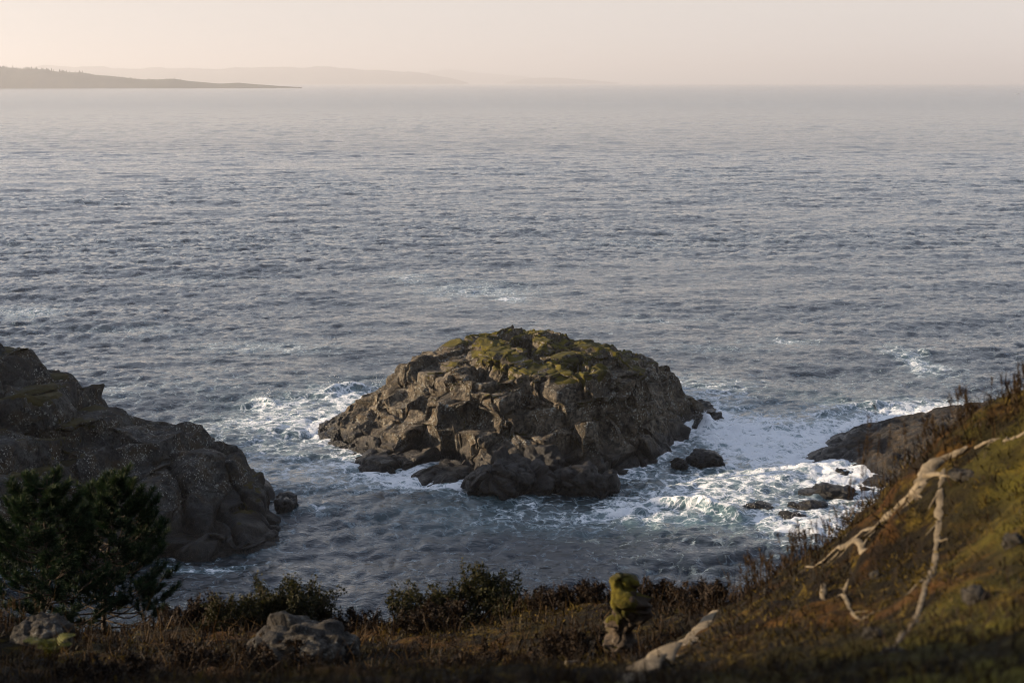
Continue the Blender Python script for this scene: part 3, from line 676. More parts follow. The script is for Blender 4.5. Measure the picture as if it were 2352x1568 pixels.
# foam density
near = yf < 420
P3 = np.stack([xf, yf, 0 * xf], 1)
foam = np.zeros(len(xf)); aer = np.zeros(len(xf))
wn = np.zeros(len(xf)); Pn = P3[near]
wx = xf[near] + 2.0 * fbm(Pn, 0.25, 3, 51); wy = yf[near] + 2.5 * fbm(Pn, 0.25, 3, 52)
fn = np.zeros(near.sum()); an = np.zeros(near.sum())
def blob(u, v, du, dv, s, arr):
    c = G(u, v); rx = du * KPX / FPX * math.hypot(c[1], H) ; ry = abs(G(u, v + dv)[1] - G(u, v - dv)[1]) / 2
    return arr + s * np.exp(-(((wx - c[0]) / rx) ** 2 + ((wy - c[1]) / ry) ** 2) ** 1.2)
for b in [(1700, 990, 130, 50, .75), (1760, 1060, 210, 55, .8), (1600, 1120, 170, 40, .6), (1500, 1165, 200, 30, .45), (1900, 1005, 170, 50, .65), (2050, 955, 170, 30, .5), (2190, 940, 140, 22, .6),
          (1680, 900, 90, 26, .45), (1620, 975, 60, 24, 1.1), (1960, 1080, 110, 50, .75), (1800, 1190, 120, 30, .5), (1330, 1165, 150, 16, .35), (1000, 1118, 130, 16, .45), (800, 908, 110, 22, .8),
          (620, 925, 60, 14, .55), (730, 960, 160, 36, .55), (560, 985, 180, 44, .40), (640, 1050, 140, 50, .38), (720, 1100, 150, 50, .34), (880, 1100, 120, 18, .5), (690, 1180, 60, 16, .5),
          (470, 1303, 100, 9, .7), (2105, 830, 45, 36, .62), (1100, 668, 130, 18, .46), (1190, 690, 45, 7, .6), (940, 640, 60, 10, .42), (600, 800, 170, 14, .32), (60, 715, 90, 16, .48), (1820, 785, 55, 7, .6), (300, 760, 160, 12, .22), (250, 900, 120, 10, .25), (1500, 735, 130, 9, .28), (420, 640, 160, 10, .2), (1400, 560, 200, 8, .15), (1300, 840, 160, 10, .2),
          (1250, 1190, 330, 30, .28), (1750, 1240, 120, 24, .4), (330, 1468, 60, 22, .5), (1540, 870, 80, 14, .4), (500, 880, 200, 30, .15), (1950, 880, 200, 20, .15), (1640, 800, 120, 10, .2)]:  # patch below the pines paints pale light reflected at the shore as foam
    fn = blob(*b, fn)
for b in [(1250, 1195, 330, 40, .55), (1600, 1185, 150, 30, .8), (850, 905, 180, 50, .5), (1750, 1030, 280, 110, .55), (600, 940, 150, 50, .35), (1000, 1150, 150, 40, .35), (1900, 930, 250, 40, .25), (2100, 950, 200, 40, .4)]:
    an = blob(*b, an)
# surf collar round the rocks: where the sea floor/rock comes close to the surface
for f, xr, yr, k in ((f_isl, (-22, 24), (78, 132), 1.0), (f_sh, (14, 46), (76, 112), 0.9), (f_hd, (-50, -8), (62, 110), 0.30)):
    q = np.stack([xf[near], yf[near]], 1); mk = (q[:, 0] > xr[0]) & (q[:, 0] < xr[1]) & (q[:, 1] > yr[0]) & (q[:, 1] < yr[1])
    hh = f(q[mk] / 10); fn[mk] += 0.5 * k * sstep(-1.9, -0.2, hh) + 0.3 * k * sstep(-0.5, 0.1, hh); an[mk] += 0.3 * k * sstep(-2.0, -0.3, hh)
# breaking crests
def crest(line, hgt, wid, fo):
    global z, fn
    L = spline(np.array([G(u, v)[:2] for u, v in line]), 24)
    xx, yy = xf[near], yf[near]; d = polydist(xx + 0.5 * fbm(Pn, 0.5, 2, 57), yy + 0.6 * fbm(Pn, 0.5, 2, 58), L)
    tx = np.clip((xx - L[:, 0].min()) / (np.ptp(L[:, 0]) + 1e-6), 0, 1); env = np.sin(PI * np.clip(tx, 0.02, 0.98)) ** 0.6
    yl = np.interp(xx, L[:, 0][np.argsort(L[:, 0])], L[:, 1][np.argsort(L[:, 0])])
    behind = np.where(yy > yl, wid * 1.8, wid * 0.75)
    g = np.exp(-(d / behind) ** 2) * env
    z[near] += hgt * g; fn += fo * np.exp(-(np.hypot(d, 0) / (wid * 0.7)) ** 2) * env * (yy > yl - 0.4)
crest([(1480, 1160), (1540, 1158), (1600, 1165), (1660, 1178), (1710, 1190)], 0.75, 0.7, 0.7)
crest([(1380, 1180), (1450, 1178), (1530, 1185)], 0.35, 0.6, 0.35)
crest([(570, 925), (600, 918), (640, 930)], 0.4, 0.5, 0.3)
crest([(735, 905), (790, 893), (850, 890)], 0.7, 0.7, 0.6)
crest([(1560, 985), (1600, 962), (1650, 985)], 1.0, 0.9, 0.8)
crest([(1850, 960), (1950, 940), (2080, 935)], 0.35, 0.7, 0.35)
crest([(1930, 985), (2050, 970), (2180, 950)], 0.3, 0.7, 0.4)
foam[near] = fn; aer[near] = np.clip(an, 0, 1)
# white horses where the chop folds over
DX = (X + dx.reshape(X.shape)); jac = np.gradient(dx.reshape(X.shape), axis=1) / np.gradient(X, axis=1) + np.gradient(dy.reshape(X.shape), axis=0) / np.gradient(Y, axis=0)
foam += 0.5 * sstep(-1.0, -1.6, jac.ravel()) * fB + 0.55 * np.clip(gust - 1.0, 0, 1) * 0.4
foam = np.clip(foam, 0, 1.6)
z += 0.13 * np.clip(foam, 0, 1) * fbm(P3, 1.5, 4, 59) * near
V = np.stack([xf + dx, yf + dy, z], 1)

m = M('sea_water')
pos = m.n('ShaderNodeNewGeometry').outputs['Position']; m._pos = pos
fo, ae = m.attr('foam'), m.attr('aerated')
flat = m.vmul(pos, (1, 1, 0.4))
wv = m.vadd(flat, m.vmul(m.noise(0.8, 4, 0.6, vec=flat, color=True), (1.6, 1.6, 0)))
lace1 = m.ramp(m.vor(0.85, 'DISTANCE_TO_EDGE', vec=wv), 0.22, 0.0); lace2 = m.ramp(m.vor(2.7, 'DISTANCE_TO_EDGE', vec=wv), 0.25, 0.0)
fnz = m.noise(1.4, 8, 0.7, vec=m.vmul(wv, (0.7, 1.0, 1)), dist=0.5)
pat = m.math('ADD', m.math('MULTIPLY', lace1, 0.26), m.math('ADD', m.math('MULTIPLY', lace2, 0.20), m.math('MULTIPLY', fnz, 1.1)))
ff = m.ramp(m.math('ADD', m.math('MULTIPLY', m.math('MINIMUM', fo, 1.15), 0.55), pat), 0.86, 1.46)
wc = m.mix(m.math('MULTIPLY', m.math('MAXIMUM', ae, m.math('MULTIPLY', fo, 0.9, True)), m.ramp(m.noise(0.5, 4, vec=flat), 0.3, 0.7, 0.5, 1.0)), (0.009, 0.0145, 0.020), (0.085, 0.150, 0.160))
b = m.bump(m.noise(0.9, 6, 0.62, vec=m.vmul(flat, (0.75, 1.25, 1)), dist=0.2), 0.12, 1.0)
b = m.bump(m.noise(0.10, 6, 0.55, vec=m.vmul(flat, (0.7, 1.0, 1))), 1.0, 1.0, b)
b = m.bump(m.noise(4.5, 4, 0.65, vec=m.vmul(flat, (0.8, 1.2, 1))), 0.03, 1.0, b)
wsh = m.bsdf(wc, m.ramp(m.attr('chop'), 0.0, 1.0, 0.035, 0.17), b, spec=0.5, ior=1.48)
fb = m.bump(m.noise(3.5, 6, 0.7, vec=flat), 0.16, 1.0, b)
fsh = m.bsdf(m.mix(m.ramp(ff, 0.2, 0.9), (0.36, 0.46, 0.50), (0.80, 0.82, 0.83)), 0.8, fb, spec=0.2)
mx = m.n('ShaderNodeMixShader'); m.l(ff, mx.inputs[0]); m.l(wsh, mx.inputs[1]); m.l(fsh, mx.inputs[2])
MAT_SEA = m.done(mx.outputs[0])
link('sea', mesh_np('sea', V, grid_faces(*X.shape), attrs={'foam': foam, 'aerated': aer, 'chop': 1 - 0.5 * fB - 0.5 * fA}), MAT_SEA, kind='structure', label='choppy grey sea reaching to a hazy horizon')

# spray thrown up at the right foot of the islet
ms = M('spray'); MAT_SPRAY = ms.done(ms.bsdf((0.8, 0.82, 0.83), 0.7, spec=0.3))
sp = []
for (u, v, n_, wx_, hz_) in [(1605, 985, 500, 1.6, 1.1), (1690, 1170, 160, 1.6, 0.5), (608, 918, 120, 0.9, 0.6), (770, 893, 140, 1.4, 0.6), (868, 888, 100, 0.6, 0.8), (1790, 1220, 100, 0.8, 0.5), (1560, 985, 160, 0.5, 1.0), (1830, 1195, 60, 0.5, 0.4)]:
    c = G(u, v)
    for k in range(n_):
        p = np.array([c[0] + rng.normal() * wx_ * 0.5, c[1] + rng.normal() * 0.7, abs(rng.normal()) * hz_ * 0.6 + 0.25]); r_ = 0.012 + 0.035 * rng.random() ** 2
        Q = rng.normal(size=(4, 3)); Q /= np.linalg.norm(Q, axis=1, keepdims=True)
        sp.append((p + Q * r_, np.zeros((0, 4), int), [(0, 1, 2), (0, 2, 3), (0, 3, 1), (1, 3, 2)]))
Vt, Ft = join(sp); link('sea_spray', mesh_np('sea_spray', Vt, Ft, k=3), MAT_SPRAY, kind='stuff', label='white spray thrown up where waves hit the rocks', category='spray')

# ------------------------------------------------------------------ foreground: roots, stones, slab
BARE = []
def root_on(label, pts, wpx, seed, flat=0.5, sink=0.35, name='exposed_root', group='bare pale roots on the mossy slope', mat=MAT_ROOT, n=60, cat='root', sides=14, rough=0.9):
    q = np.array([on_fg(u, v) for u, v in pts]); d = np.linalg.norm(q - [0, 0, H], axis=1)
    w_ = np.interp(np.linspace(0, 1, len(pts)), np.linspace(0, 1, len(wpx)), wpx) * KPX / FPX * d / 2
    S = spline(q, n); R = np.interp(np.linspace(0, 1, n), np.linspace(0, 1, len(w_)), w_)
    for i in range(n):
        S[i, 2] = gz(S[i, 0], S[i, 1])
    BARE.append((S[:, :2].copy(), R.copy()))
    S = S + np.stack([fbm(S, 5, 2, seed + k) for k in range(3)], 1) * R[:, None] * 0.5
    nrm = np.array([-0.35, -0.35, 0.85])
    S = S + nrm * (R * flat * (1 - 2 * sink))[:, None]
    R = R * (1 + 0.55 * fbm(S, 9, 3, seed + 5)); R[0] *= 0.5; R[-1] *= 0.4
    parts_ = [tube(S, R, sides, rough, seed, flat, nrm)]; rq = np.random.default_rng(seed)
    for i_ in rq.integers(8, n - 8, 4 if cat == 'root' else 0):      # side rootlets
        t_ = S[i_ + 1] - S[i_ - 1]; sd_ = np.cross(t_, [0, 0, 1.0]); sd_ = sd_ / (np.linalg.norm(sd_) + 1e-9) * rq.choice([-1, 1]); ln_ = R.mean() * (4 + 5 * rq.random())
        q_ = np.array([S[i_] + (sd_ * f_ * 0.8 + t_ / np.linalg.norm(t_) * f_) * ln_ + rq.normal(size=3) * ln_ * 0.06 for f_ in (0, 0.35, 0.7, 1.0)])
        for w_i in range(1, 4): q_[w_i, 2] = gz(q_[w_i, 0], q_[w_i, 1]) + R.mean() * 0.1
        parts_.append(tube(spline(q_, 12), np.linspace(R[i_] * 0.45, R[i_] * 0.12, 12), 6, 0.5, seed))
    Vt, Ft = join(parts_)
    c0 = Vt.mean(0); o = link(name, mesh_np(name, Vt - c0, Ft, k=3), mat, label=label, category=cat); o.location = c0
    if group: o['group'] = group
    return o
root_on('longest thick pale root running diagonally down the mossy slope from its fork', [(2225, 1000), (2175, 1035), (2130, 1090), (2115, 1125), (2060, 1165), (1990, 1222), (1930, 1262), (1850, 1278)], [10, 20, 44, 32, 19, 17, 18, 7], 101, sink=0.5, flat=0.35)
root_on('short stubby pale root branching off below the fork', [(2130, 1120), (2105, 1155), (2075, 1190)], [22, 20, 8], 102)
root_on('pale root hanging straight down the slope from the fork', [(2168, 1070), (2160, 1130), (2158, 1200), (2150, 1260), (2130, 1330), (2100, 1395), (2062, 1450), (2020, 1505)], [12, 14, 22, 18, 13, 14, 12, 7], 103, sink=0.5, flat=0.35)
root_on('curved pale root elbow at the lower end of the longest root', [(1990, 1278), (1985, 1252), (1950, 1258), (1900, 1275)], [6, 15, 12, 6], 104, sink=0.5)
root_on('thin crooked grey root in the middle of the brown slope', [(1890, 1348), (1905, 1368), (1945, 1375), (1975, 1390), (1990, 1382)], [12, 14, 11, 9, 5], 105, sink=0.4)
root_on('thin straight grey twig-like root above a crooked root', [(1903, 1368), (1930, 1345), (1950, 1322)], [8, 8, 4], 106, sink=0.1)
root_on('faint pale root near the top of the mossy crest', [(2240, 1000), (2290, 985), (2340, 978), (2380, 965)], [9, 11, 9, 6], 107, sink=0.5)
root_on('wide pale bare rock strip running down the slope to the bottom edge', [(1658, 1374), (1630, 1405), (1600, 1445), (1560, 1490), (1510, 1528), (1455, 1565), (1400, 1610)], [26, 46, 62, 72, 86, 94, 98], 108, flat=0.20, sink=0.40, name='rock_strip', group=None, cat='rock', mat=MAT_ROOT, n=90, sides=16, rough=0.7)
def fg_rock(u, v, wpx, hpx, label, seed, name='stone', cat='stone', mat=MAT_STONE, n=4, amp=0.3, lift=0.0, group='stones in the moss', dep=1.0):
    p = on_fg(u, v); k = KPX / FPX * np.linalg.norm(p - [0, 0, H]) / 2
    BARE.append((np.array([[p[0], p[1] + wpx * k * dep * 0.5]]), np.array([wpx * k * 0.9])))
    return rock(name, label, cat, (p[0], p[1] + wpx * k * dep * 0.5, gz(p[0], p[1]) + lift), (wpx * k, wpx * k * dep, hpx * k), seed, mat, n, amp, group)
fg_rock(680, 1505, 240, 135, 'broad grey lichened boulder among heather near the bottom edge', 41, 'boulder', 'boulder', n=5, amp=0.28, group=None, dep=0.9)
fg_rock(85, 1462, 130, 80, 'angular grey rock with moss cap half hidden in grass by the pines', 42, 'boulder', 'boulder', n=5, group=None)
fg_rock(2015, 1302, 30, 22, 'small pale stone below the curved root elbow', 43)
fg_rock(1765, 1352, 22, 16, 'tiny pale stone near the left edge of the mossy slope', 44)
fg_rock(2060, 1490, 70, 60, 'grey stone at the lower end of the hanging root', 45)
fg_rock(2010, 1448, 46, 34, 'upright pale stone left of the hanging root end', 46)
fg_rock(2250, 1345, 60, 45, 'grey rock face showing through brown moss right of the hanging root', 47)
fg_rock(2335, 1225, 50, 36, 'pale rock showing through moss at the right edge', 48)
fg_rock(2225, 1085, 70, 22, 'flat pale lichened stone right of the root fork', 49)

# ------------------------------------------------------------------ vegetation helpers
def blades(base, dirs, length, width, tint, bend=0.3):
    """each blade: 2 quads bent; arrays"""
    n = len(base); up = np.array([0, 0, 1.0])
    side = np.cross(dirs, rng.normal(size=(n, 3))); side /= np.linalg.norm(side, axis=1, keepdims=True) + 1e-9
    b = rng.normal(size=(n, 3)) * bend; mid = base + dirs * (length * 0.55)[:, None]; tip = base + dirs * length[:, None] + b * length[:, None]
    V = np.stack([base - side * width[:, None], base + side * width[:, None], mid + side * width[:, None] * 0.75, mid - side * width[:, None] * 0.75, tip], 1).reshape(-1, 3)
    i = np.arange(n)[:, None] * 5
    F = np.concatenate([i + [0, 1, 2], i + [0, 2, 3], i + [3, 2, 4]], 0)
    return V, F, np.repeat(tint, 5)
def leaves(cen, size, tint, nrm=None):
    n = len(cen); a = rng.normal(size=(n, 3)); a /= np.linalg.norm(a, axis=1, keepdims=True)
    b = np.cross(a, rng.normal(size=(n, 3))); b /= np.linalg.norm(b, axis=1, keepdims=True)
    V = np.stack([cen - a * size[:, None], cen + b * size[:, None] * 0.45, cen + a * size[:, None], cen - b * size[:, None] * 0.45], 1).reshape(-1, 3)
    i = np.arange(n)[:, None] * 4
    return V, np.concatenate([i + [0, 1, 2], i + [0, 2, 3]], 0), np.repeat(tint, 4)
def unit(v): return v / (np.linalg.norm(v, axis=-1, keepdims=True) + 1e-9)

# ---- ground cover on the visible hillside
def scatter(n, urange, vrange, seed, keep=None):
    r = np.random.default_rng(seed)
    idx = np.where((np.abs(TH2) < 0.40) & (RR2 > 2.2) & (RR2 < 13.5))[0]
    ww = RR2[idx] ** 0.9; ww /= ww.sum()
    c = r.choice(idx, n, p=ww)
    return c
TH2, RR2 = TH.ravel(), RR.ravel()
cell = np.array([RR2, ]).T
def cover(name, n, per, lmin, lmax, wd, mat, label, seed, sel, spread=0.03, upw=1.0, bend=0.3):
    r = np.random.default_rng(seed)
    idx = np.where((np.abs(TH2) < 0.41) & (RR2 > 2.1) & (RR2 < 14))[0]
    k = sel(P[idx])
    for ln, rd in BARE:
        for q_, r_ in zip(ln[::2], rd[::2]): k = np.where(np.hypot(P[idx, 0] - q_[0], P[idx, 1] - q_[1]) < r_ * 1.3 + 0.02, 0, k)
    idx = idx[k > 0]; ww = (RR2[idx] ** 1.2) * k[k > 0]; ww /= ww.sum()
    c = r.choice(idx, n, p=ww)
    base = P[c] + r.normal(size=(n, 3)) * [0.03, 0.03, 0.0]
    base = np.repeat(base, per, 0) + r.normal(size=(n * per, 3)) * spread * [1, 1, 0.2]; nn = np.repeat(Nf[c], per, 0)
    d = unit(nn * 0.5 + [0, 0, upw * 0.7] + r.normal(size=(n * per, 3)) * 0.55)
    sc = np.clip(np.repeat(RR2[c], per) / 7, 0.5, 1.5)
    V, F, t = blades(base - d * 0.01, d, (lmin + (lmax - lmin) * r.random(n * per) ** 1.7) * sc ** 0.3, wd * sc * (0.6 + 0.8 * r.random(n * per)), r.random(n * per), bend)
    link(name, mesh_np(name, V, F, False, {'tint': t}, 3), mat, kind='stuff', label=label)
brown = lambda p: np.clip(0.5 + 1.3 * fbm(p, 0.9, 3, 120) + 0.15, 0, 1)
green = lambda p: np.clip(0.35 - 1.6 * fbm(p, 0.9, 3, 120) + 0.08 * p[:, 0], 0, 1)
cover('heather', 7500, 7, 0.02, 0.085, 0.0035, MAT_HEATH, 'brown heather and dead bracken covering the hillside', 121, brown)
cover('moss', 8000, 7, 0.012, 0.045, 0.004, MAT_MOSSTUFT, 'olive moss tufts over the hillside', 122, green, 0.025, 0.6)
cover('dry_grass', 900, 5, 0.05, 0.22, 0.0022, MAT_GRASS, 'dry orange grass blades among the heather', 123, lambda p: np.clip(0.3 + 1.5 * fbm(p, 0.6, 3, 124), 0, 1), 0.02, 1.3, 0.4)

def stalks(name, label, u0, v0, du, n, hmin, hmax, lean, seed, group='dry grass stalks on the slope crest'):
    r = np.random.default_rng(seed); V_, F_, T_, o_ = [], [], [], 0
    c0 = on_fg(u0, v0)
    for k in range(n):
        p = on_fg(u0 + r.normal() * du, v0 + 14 + r.normal() * 6); p[2] = gz(p[0], p[1]) - 0.01
        hgt = hmin + (hmax - hmin) * r.random(); top = p + [lean * hgt + r.normal() * 0.12 * hgt, r.normal() * 0.1 * hgt, hgt]
        S = spline([p, (p + top) / 2 + r.normal(size=3) * 0.03 * hgt, top], 7); Vq, Fq = join([tube(S, np.linspace(0.0016, 0.0008, 7), 3)])
        V_.append(Vq); F_.append(Fq + o_); T_.append(np.full(len(Vq), r.random())); o_ += len(Vq)
        # seed head
        m_ = 22; tq = 0.72 + 0.28 * r.random(m_); b_ = p + (top - p) * tq[:, None]; d_ = unit((top - p)[None] * 1.2 / hgt + r.normal(size=(m_, 3)) * 0.5)
        Vq, Fq, tq2 = blades(b_, d_, 0.012 + 0.025 * r.random(m_), np.full(m_, 0.0014), r.random(m_)); V_.append(Vq); F_.append(Fq + o_); T_.append(tq2); o_ += len(Vq)
    Vt = np.vstack(V_); me = mesh_np(name, Vt - c0, np.vstack(F_), False, {'tint': np.concatenate(T_)}, 3)
    o = link(name, me, MAT_GRASS, label=label, kind='stuff'); o.location = c0
stalks('grass_tuft', 'tall sparse dry grass stalks standing before the foamy channel', 1960, 1170, 55, 22, 0.25, 0.52, 0.0, 130)
stalks('grass_tuft', 'reddish dry grass clump at the very top of the slope by the right edge', 2330, 905, 40, 40, 0.06, 0.20, -0.1, 131)
stalks('grass_tuft', 'fuzzy dry grass along the crest left of the top clump', 2230, 960, 40, 34, 0.06, 0.2, -0.2, 132)
stalks('grass_tuft', 'thin dry grass where the crest meets the dark shore rock', 2140, 1025, 25, 22, 0.06, 0.2, -0.1, 133)
stalks('grass_tuft', 'dry grass fringe halfway down the crest above the roots', 1840, 1255, 40, 50, 0.06, 0.22, -0.1, 134)
stalks('grass_tuft', 'brown grass fringe low on the crest near the twiggy shrub', 1730, 1320, 35, 50, 0.06, 0.2, -0.1, 135)
stalks('grass_tuft', 'dry grass blades beside the mossy rock by the pines', 40, 1420, 40, 26, 0.1, 0.3, 0.1, 136)

# ---- shrubs
def crest_y(u):
    Yc = np.linspace(4, 14, 200); a_ = (u - 1176) * KPX / FPX; c_, s_ = math.cos(PITCH), math.sin(PITCH); x_ = a_ * Yc * 1.05
    for _ in range(3):
        z_ = fg_base(np.stack([x_, Yc], 1)); dp = Yc * c_ - (z_ - H) * s_; x_ = a_ * dp
    return Yc[(-(Yc * s_ + (z_ - H) * c_) / dp * -1).argmax()]
def shrub(name, label, cat, u, v, Y, wpx, hpx, nst, nlf, lmat, seed, leaf=0.012, group=None, up=0.4, stemr=0.006, spiky=0.3):
    r = np.random.default_rng(seed); p = At(u, v, min(Y, crest_y(u) + 0.05)); p[2] = gz(p[0], p[1]) - 0.03
    k = KPX / FPX * np.linalg.norm(p - [0, 0, H]); Wd, Hd = wpx * k / 2, hpx * k * (1.2 if nlf > 500 else 1.0); nlf = int(nlf * 0.95)
    e = empty(name, p, label, cat, group)
    st, tips = [], []
    for i in range(nst):
        a_ = r.random() * 2 * PI; rad = math.sqrt(r.random()); tp = np.array([math.cos(a_) * rad * Wd, math.sin(a_) * rad * Wd * 0.7, Hd * (0.55 + 0.45 * r.random()) * (1 - 0.45 * rad ** 2)])
        base = np.array([tp[0] * 0.25, tp[1] * 0.25, 0]); mid = (base + tp) / 2 + np.array([tp[0] * 0.15, tp[1] * 0.15, 0]) + r.normal(size=3) * 0.03
        S = spline([base, mid, tp], 8); st.append(tube(S, np.linspace(stemr, stemr * 0.3, 8), 4)); tips.append(S)
        for j in range(3):
            q = S[3 + j]; d = unit(r.normal(size=3) + [0, 0, 0.6 + up]) * Hd * (0.15 + 0.2 * r.random()); S2 = spline([q, q + d * 0.5 + r.normal(size=3) * 0.01, q + d], 5)
            st.append(tube(S2, np.linspace(stemr * 0.5, stemr * 0.2, 5), 3)); tips.append(S2)
    Vt, Ft = join(st); link('stems', mesh_np('stems', Vt, Ft, k=3), MAT_TWIG, e)
    if nlf:
        allp = np.vstack([s[len(s) // 3:] for s in tips]); c = allp[r.integers(0, len(allp), nlf)] + r.normal(size=(nlf, 3)) * Hd * 0.035
        d = unit(r.normal(size=(nlf, 3)) + [0, 0, up])
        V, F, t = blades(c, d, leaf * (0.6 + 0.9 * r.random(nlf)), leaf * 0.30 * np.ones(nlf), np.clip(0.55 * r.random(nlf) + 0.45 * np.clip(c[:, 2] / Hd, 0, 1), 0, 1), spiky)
        link('foliage', mesh_np('foliage', V, F, False, {'tint': t}, 3), lmat, e, kind='stuff')
    return e
SG = 'juniper and heather bushes along the cliff edge'
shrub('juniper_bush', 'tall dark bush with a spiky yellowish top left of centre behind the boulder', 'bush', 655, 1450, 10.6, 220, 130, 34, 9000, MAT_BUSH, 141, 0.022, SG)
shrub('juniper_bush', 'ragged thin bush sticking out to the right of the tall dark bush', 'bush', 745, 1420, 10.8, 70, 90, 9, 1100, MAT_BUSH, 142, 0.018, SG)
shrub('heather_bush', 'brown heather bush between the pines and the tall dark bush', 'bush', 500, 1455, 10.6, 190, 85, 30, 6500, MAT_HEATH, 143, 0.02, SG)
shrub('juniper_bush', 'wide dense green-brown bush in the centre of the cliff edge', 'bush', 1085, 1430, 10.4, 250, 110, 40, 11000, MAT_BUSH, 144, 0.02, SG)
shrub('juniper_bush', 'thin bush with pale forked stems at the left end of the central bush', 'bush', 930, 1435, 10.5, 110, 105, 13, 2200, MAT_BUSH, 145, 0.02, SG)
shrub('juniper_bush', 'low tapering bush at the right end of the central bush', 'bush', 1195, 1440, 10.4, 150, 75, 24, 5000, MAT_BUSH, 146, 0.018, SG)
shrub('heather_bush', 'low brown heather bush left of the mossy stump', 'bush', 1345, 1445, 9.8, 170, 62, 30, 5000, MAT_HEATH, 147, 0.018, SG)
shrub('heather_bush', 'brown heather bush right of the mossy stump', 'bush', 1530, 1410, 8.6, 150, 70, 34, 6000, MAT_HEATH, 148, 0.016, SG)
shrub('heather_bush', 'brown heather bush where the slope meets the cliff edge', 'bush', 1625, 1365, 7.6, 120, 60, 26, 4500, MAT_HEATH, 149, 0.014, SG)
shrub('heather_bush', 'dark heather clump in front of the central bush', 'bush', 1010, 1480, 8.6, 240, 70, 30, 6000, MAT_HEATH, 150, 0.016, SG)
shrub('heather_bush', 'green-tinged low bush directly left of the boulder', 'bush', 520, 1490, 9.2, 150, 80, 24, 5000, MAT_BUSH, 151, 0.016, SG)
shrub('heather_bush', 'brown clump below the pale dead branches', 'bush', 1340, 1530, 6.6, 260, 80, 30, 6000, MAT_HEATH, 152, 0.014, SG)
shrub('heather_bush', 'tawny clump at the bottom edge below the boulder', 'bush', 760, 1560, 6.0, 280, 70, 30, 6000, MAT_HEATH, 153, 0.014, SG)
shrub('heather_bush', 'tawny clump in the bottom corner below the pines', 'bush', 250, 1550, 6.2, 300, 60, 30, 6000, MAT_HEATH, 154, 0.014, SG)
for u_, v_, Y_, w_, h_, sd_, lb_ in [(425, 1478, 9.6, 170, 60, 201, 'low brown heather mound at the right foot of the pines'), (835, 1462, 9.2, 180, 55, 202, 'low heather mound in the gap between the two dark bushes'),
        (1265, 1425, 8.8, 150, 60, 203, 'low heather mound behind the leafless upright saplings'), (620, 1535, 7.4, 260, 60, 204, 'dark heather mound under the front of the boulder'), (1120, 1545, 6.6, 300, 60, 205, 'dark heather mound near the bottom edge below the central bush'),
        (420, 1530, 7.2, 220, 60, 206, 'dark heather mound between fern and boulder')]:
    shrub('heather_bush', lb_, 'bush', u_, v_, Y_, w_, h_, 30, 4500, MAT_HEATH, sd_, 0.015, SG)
BG = 'leafless shrubs on the cliff edge'
shrub('bare_shrub', 'leafless upright saplings standing against the water right of the central bush', 'shrub', 1300, 1440, 10.0, 75, 115, 6, 60, MAT_HEATH, 155, 0.012, BG, 1.2, 0.0055)
shrub('bare_shrub', 'leafless twiggy shrub against the water beside the slope', 'shrub', 1640, 1360, 7.5, 120, 100, 16, 200, MAT_HEATH, 156, 0.010, BG, 0.8, 0.0035)
# dead branches
def dead(label, pts, Y, r0, seed):
    q = np.array([At(u, v, Y + dy) for u, v, dy in pts]); S = spline(q, 24) ; S += np.stack([fbm(S, 9, 2, seed + k) for k in range(3)], 1) * 0.012
    parts = [tube(S, np.linspace(r0, r0 * 0.3, 24), 6, 0.3, seed)]
    r = np.random.default_rng(seed)
    for i in (6, 10, 14, 18):
        d = unit(r.normal(size=3) + [0, -0.3, 0.2]) * (0.06 + 0.09 * r.random()); parts.append(tube(spline([S[i], S[i] + d * 0.5 + r.normal(size=3) * 0.01, S[i] + d], 6), np.linspace(r0 * 0.5, r0 * 0.2, 6), 4))
    Vt, Ft = join(parts); c0 = Vt[0].copy(); o = link('dead_branch', mesh_np('dead_branch', Vt - c0, Ft, k=3), MAT_DEAD, label=label, category='branch', group='bleached dead branches in the heather'); o.location = c0
dead('bleached forked dead branch standing in heather between stump and slope', [(1560, 1500, 0), (1585, 1470, .1), (1600, 1445, .1), (1592, 1420, .2)], 6.9, 0.012, 161)
dead('short bleached dead twig leaning beside the pale rock strip', [(1626, 1452, 0), (1634, 1430, 0), (1642, 1405, .1)], 7.0, 0.010, 162)
dead('bleached dead branch lying flat in front of the mossy stump', [(1300, 1520, 0), (1380, 1528, 0.1), (1450, 1522, .1), (1520, 1524, .2)], 6.4, 0.010, 163)

# ---- mossy stump
p = on_fg(1432, 1478); p[2] = gz(p[0], p[1]); k = KPX / FPX * np.linalg.norm(p - [0, 0, H])
stump = empty('mossy_stump', p, 'lumpy moss-covered dead stump standing upright against the water', 'stump')
hh = np.linspace(-0.05, 185 * k, 60); uu = np.clip(hh / (185 * k), 0, 1)
rad = np.interp(uu, [0, .12, .25, .38, .48, .6, .72, .82, .93, 1], [38, 42, 30, 26, 34, 40, 36, 27, 24, 4]) * k
cx = np.interp(uu, [0, .3, .5, .65, .8, 1], [0, -8, 6, 14, -2, -6]) * k
S = np.stack([cx, 0.02 * np.sin(uu * 7), hh], 1); Vq, Fq, Tq = tube(S, rad, 48)
d1, _, _ = blocks(Vq, (0.09, 0.09, 0.08), 171, 0.5, 0.3, 0.15, 0.5); out = Vq - np.interp(Vq[:, 2], hh, cx)[:, None] * [1, 0, 0] * 1.0; out[:, 2] = 0; out = unit(out)
Vq = Vq + out * (0.045 * d1 + 0.03 * fbm(Vq, 12, 4, 172))[:, None]
link('trunk', mesh_np('trunk', *join([(Vq, Fq, Tq)]), k=3), MAT_BARK, stump)
mk = -0.25 + 0.5 * sstep(0.1, 0.8, -out[:, 0] * 0.6 + 0.4) + 0.9 * fbm(Vq, 9, 3, 173) + 0.5 * np.clip(Vq[:, 2] / hh[-1] - 0.35, -1, 1)
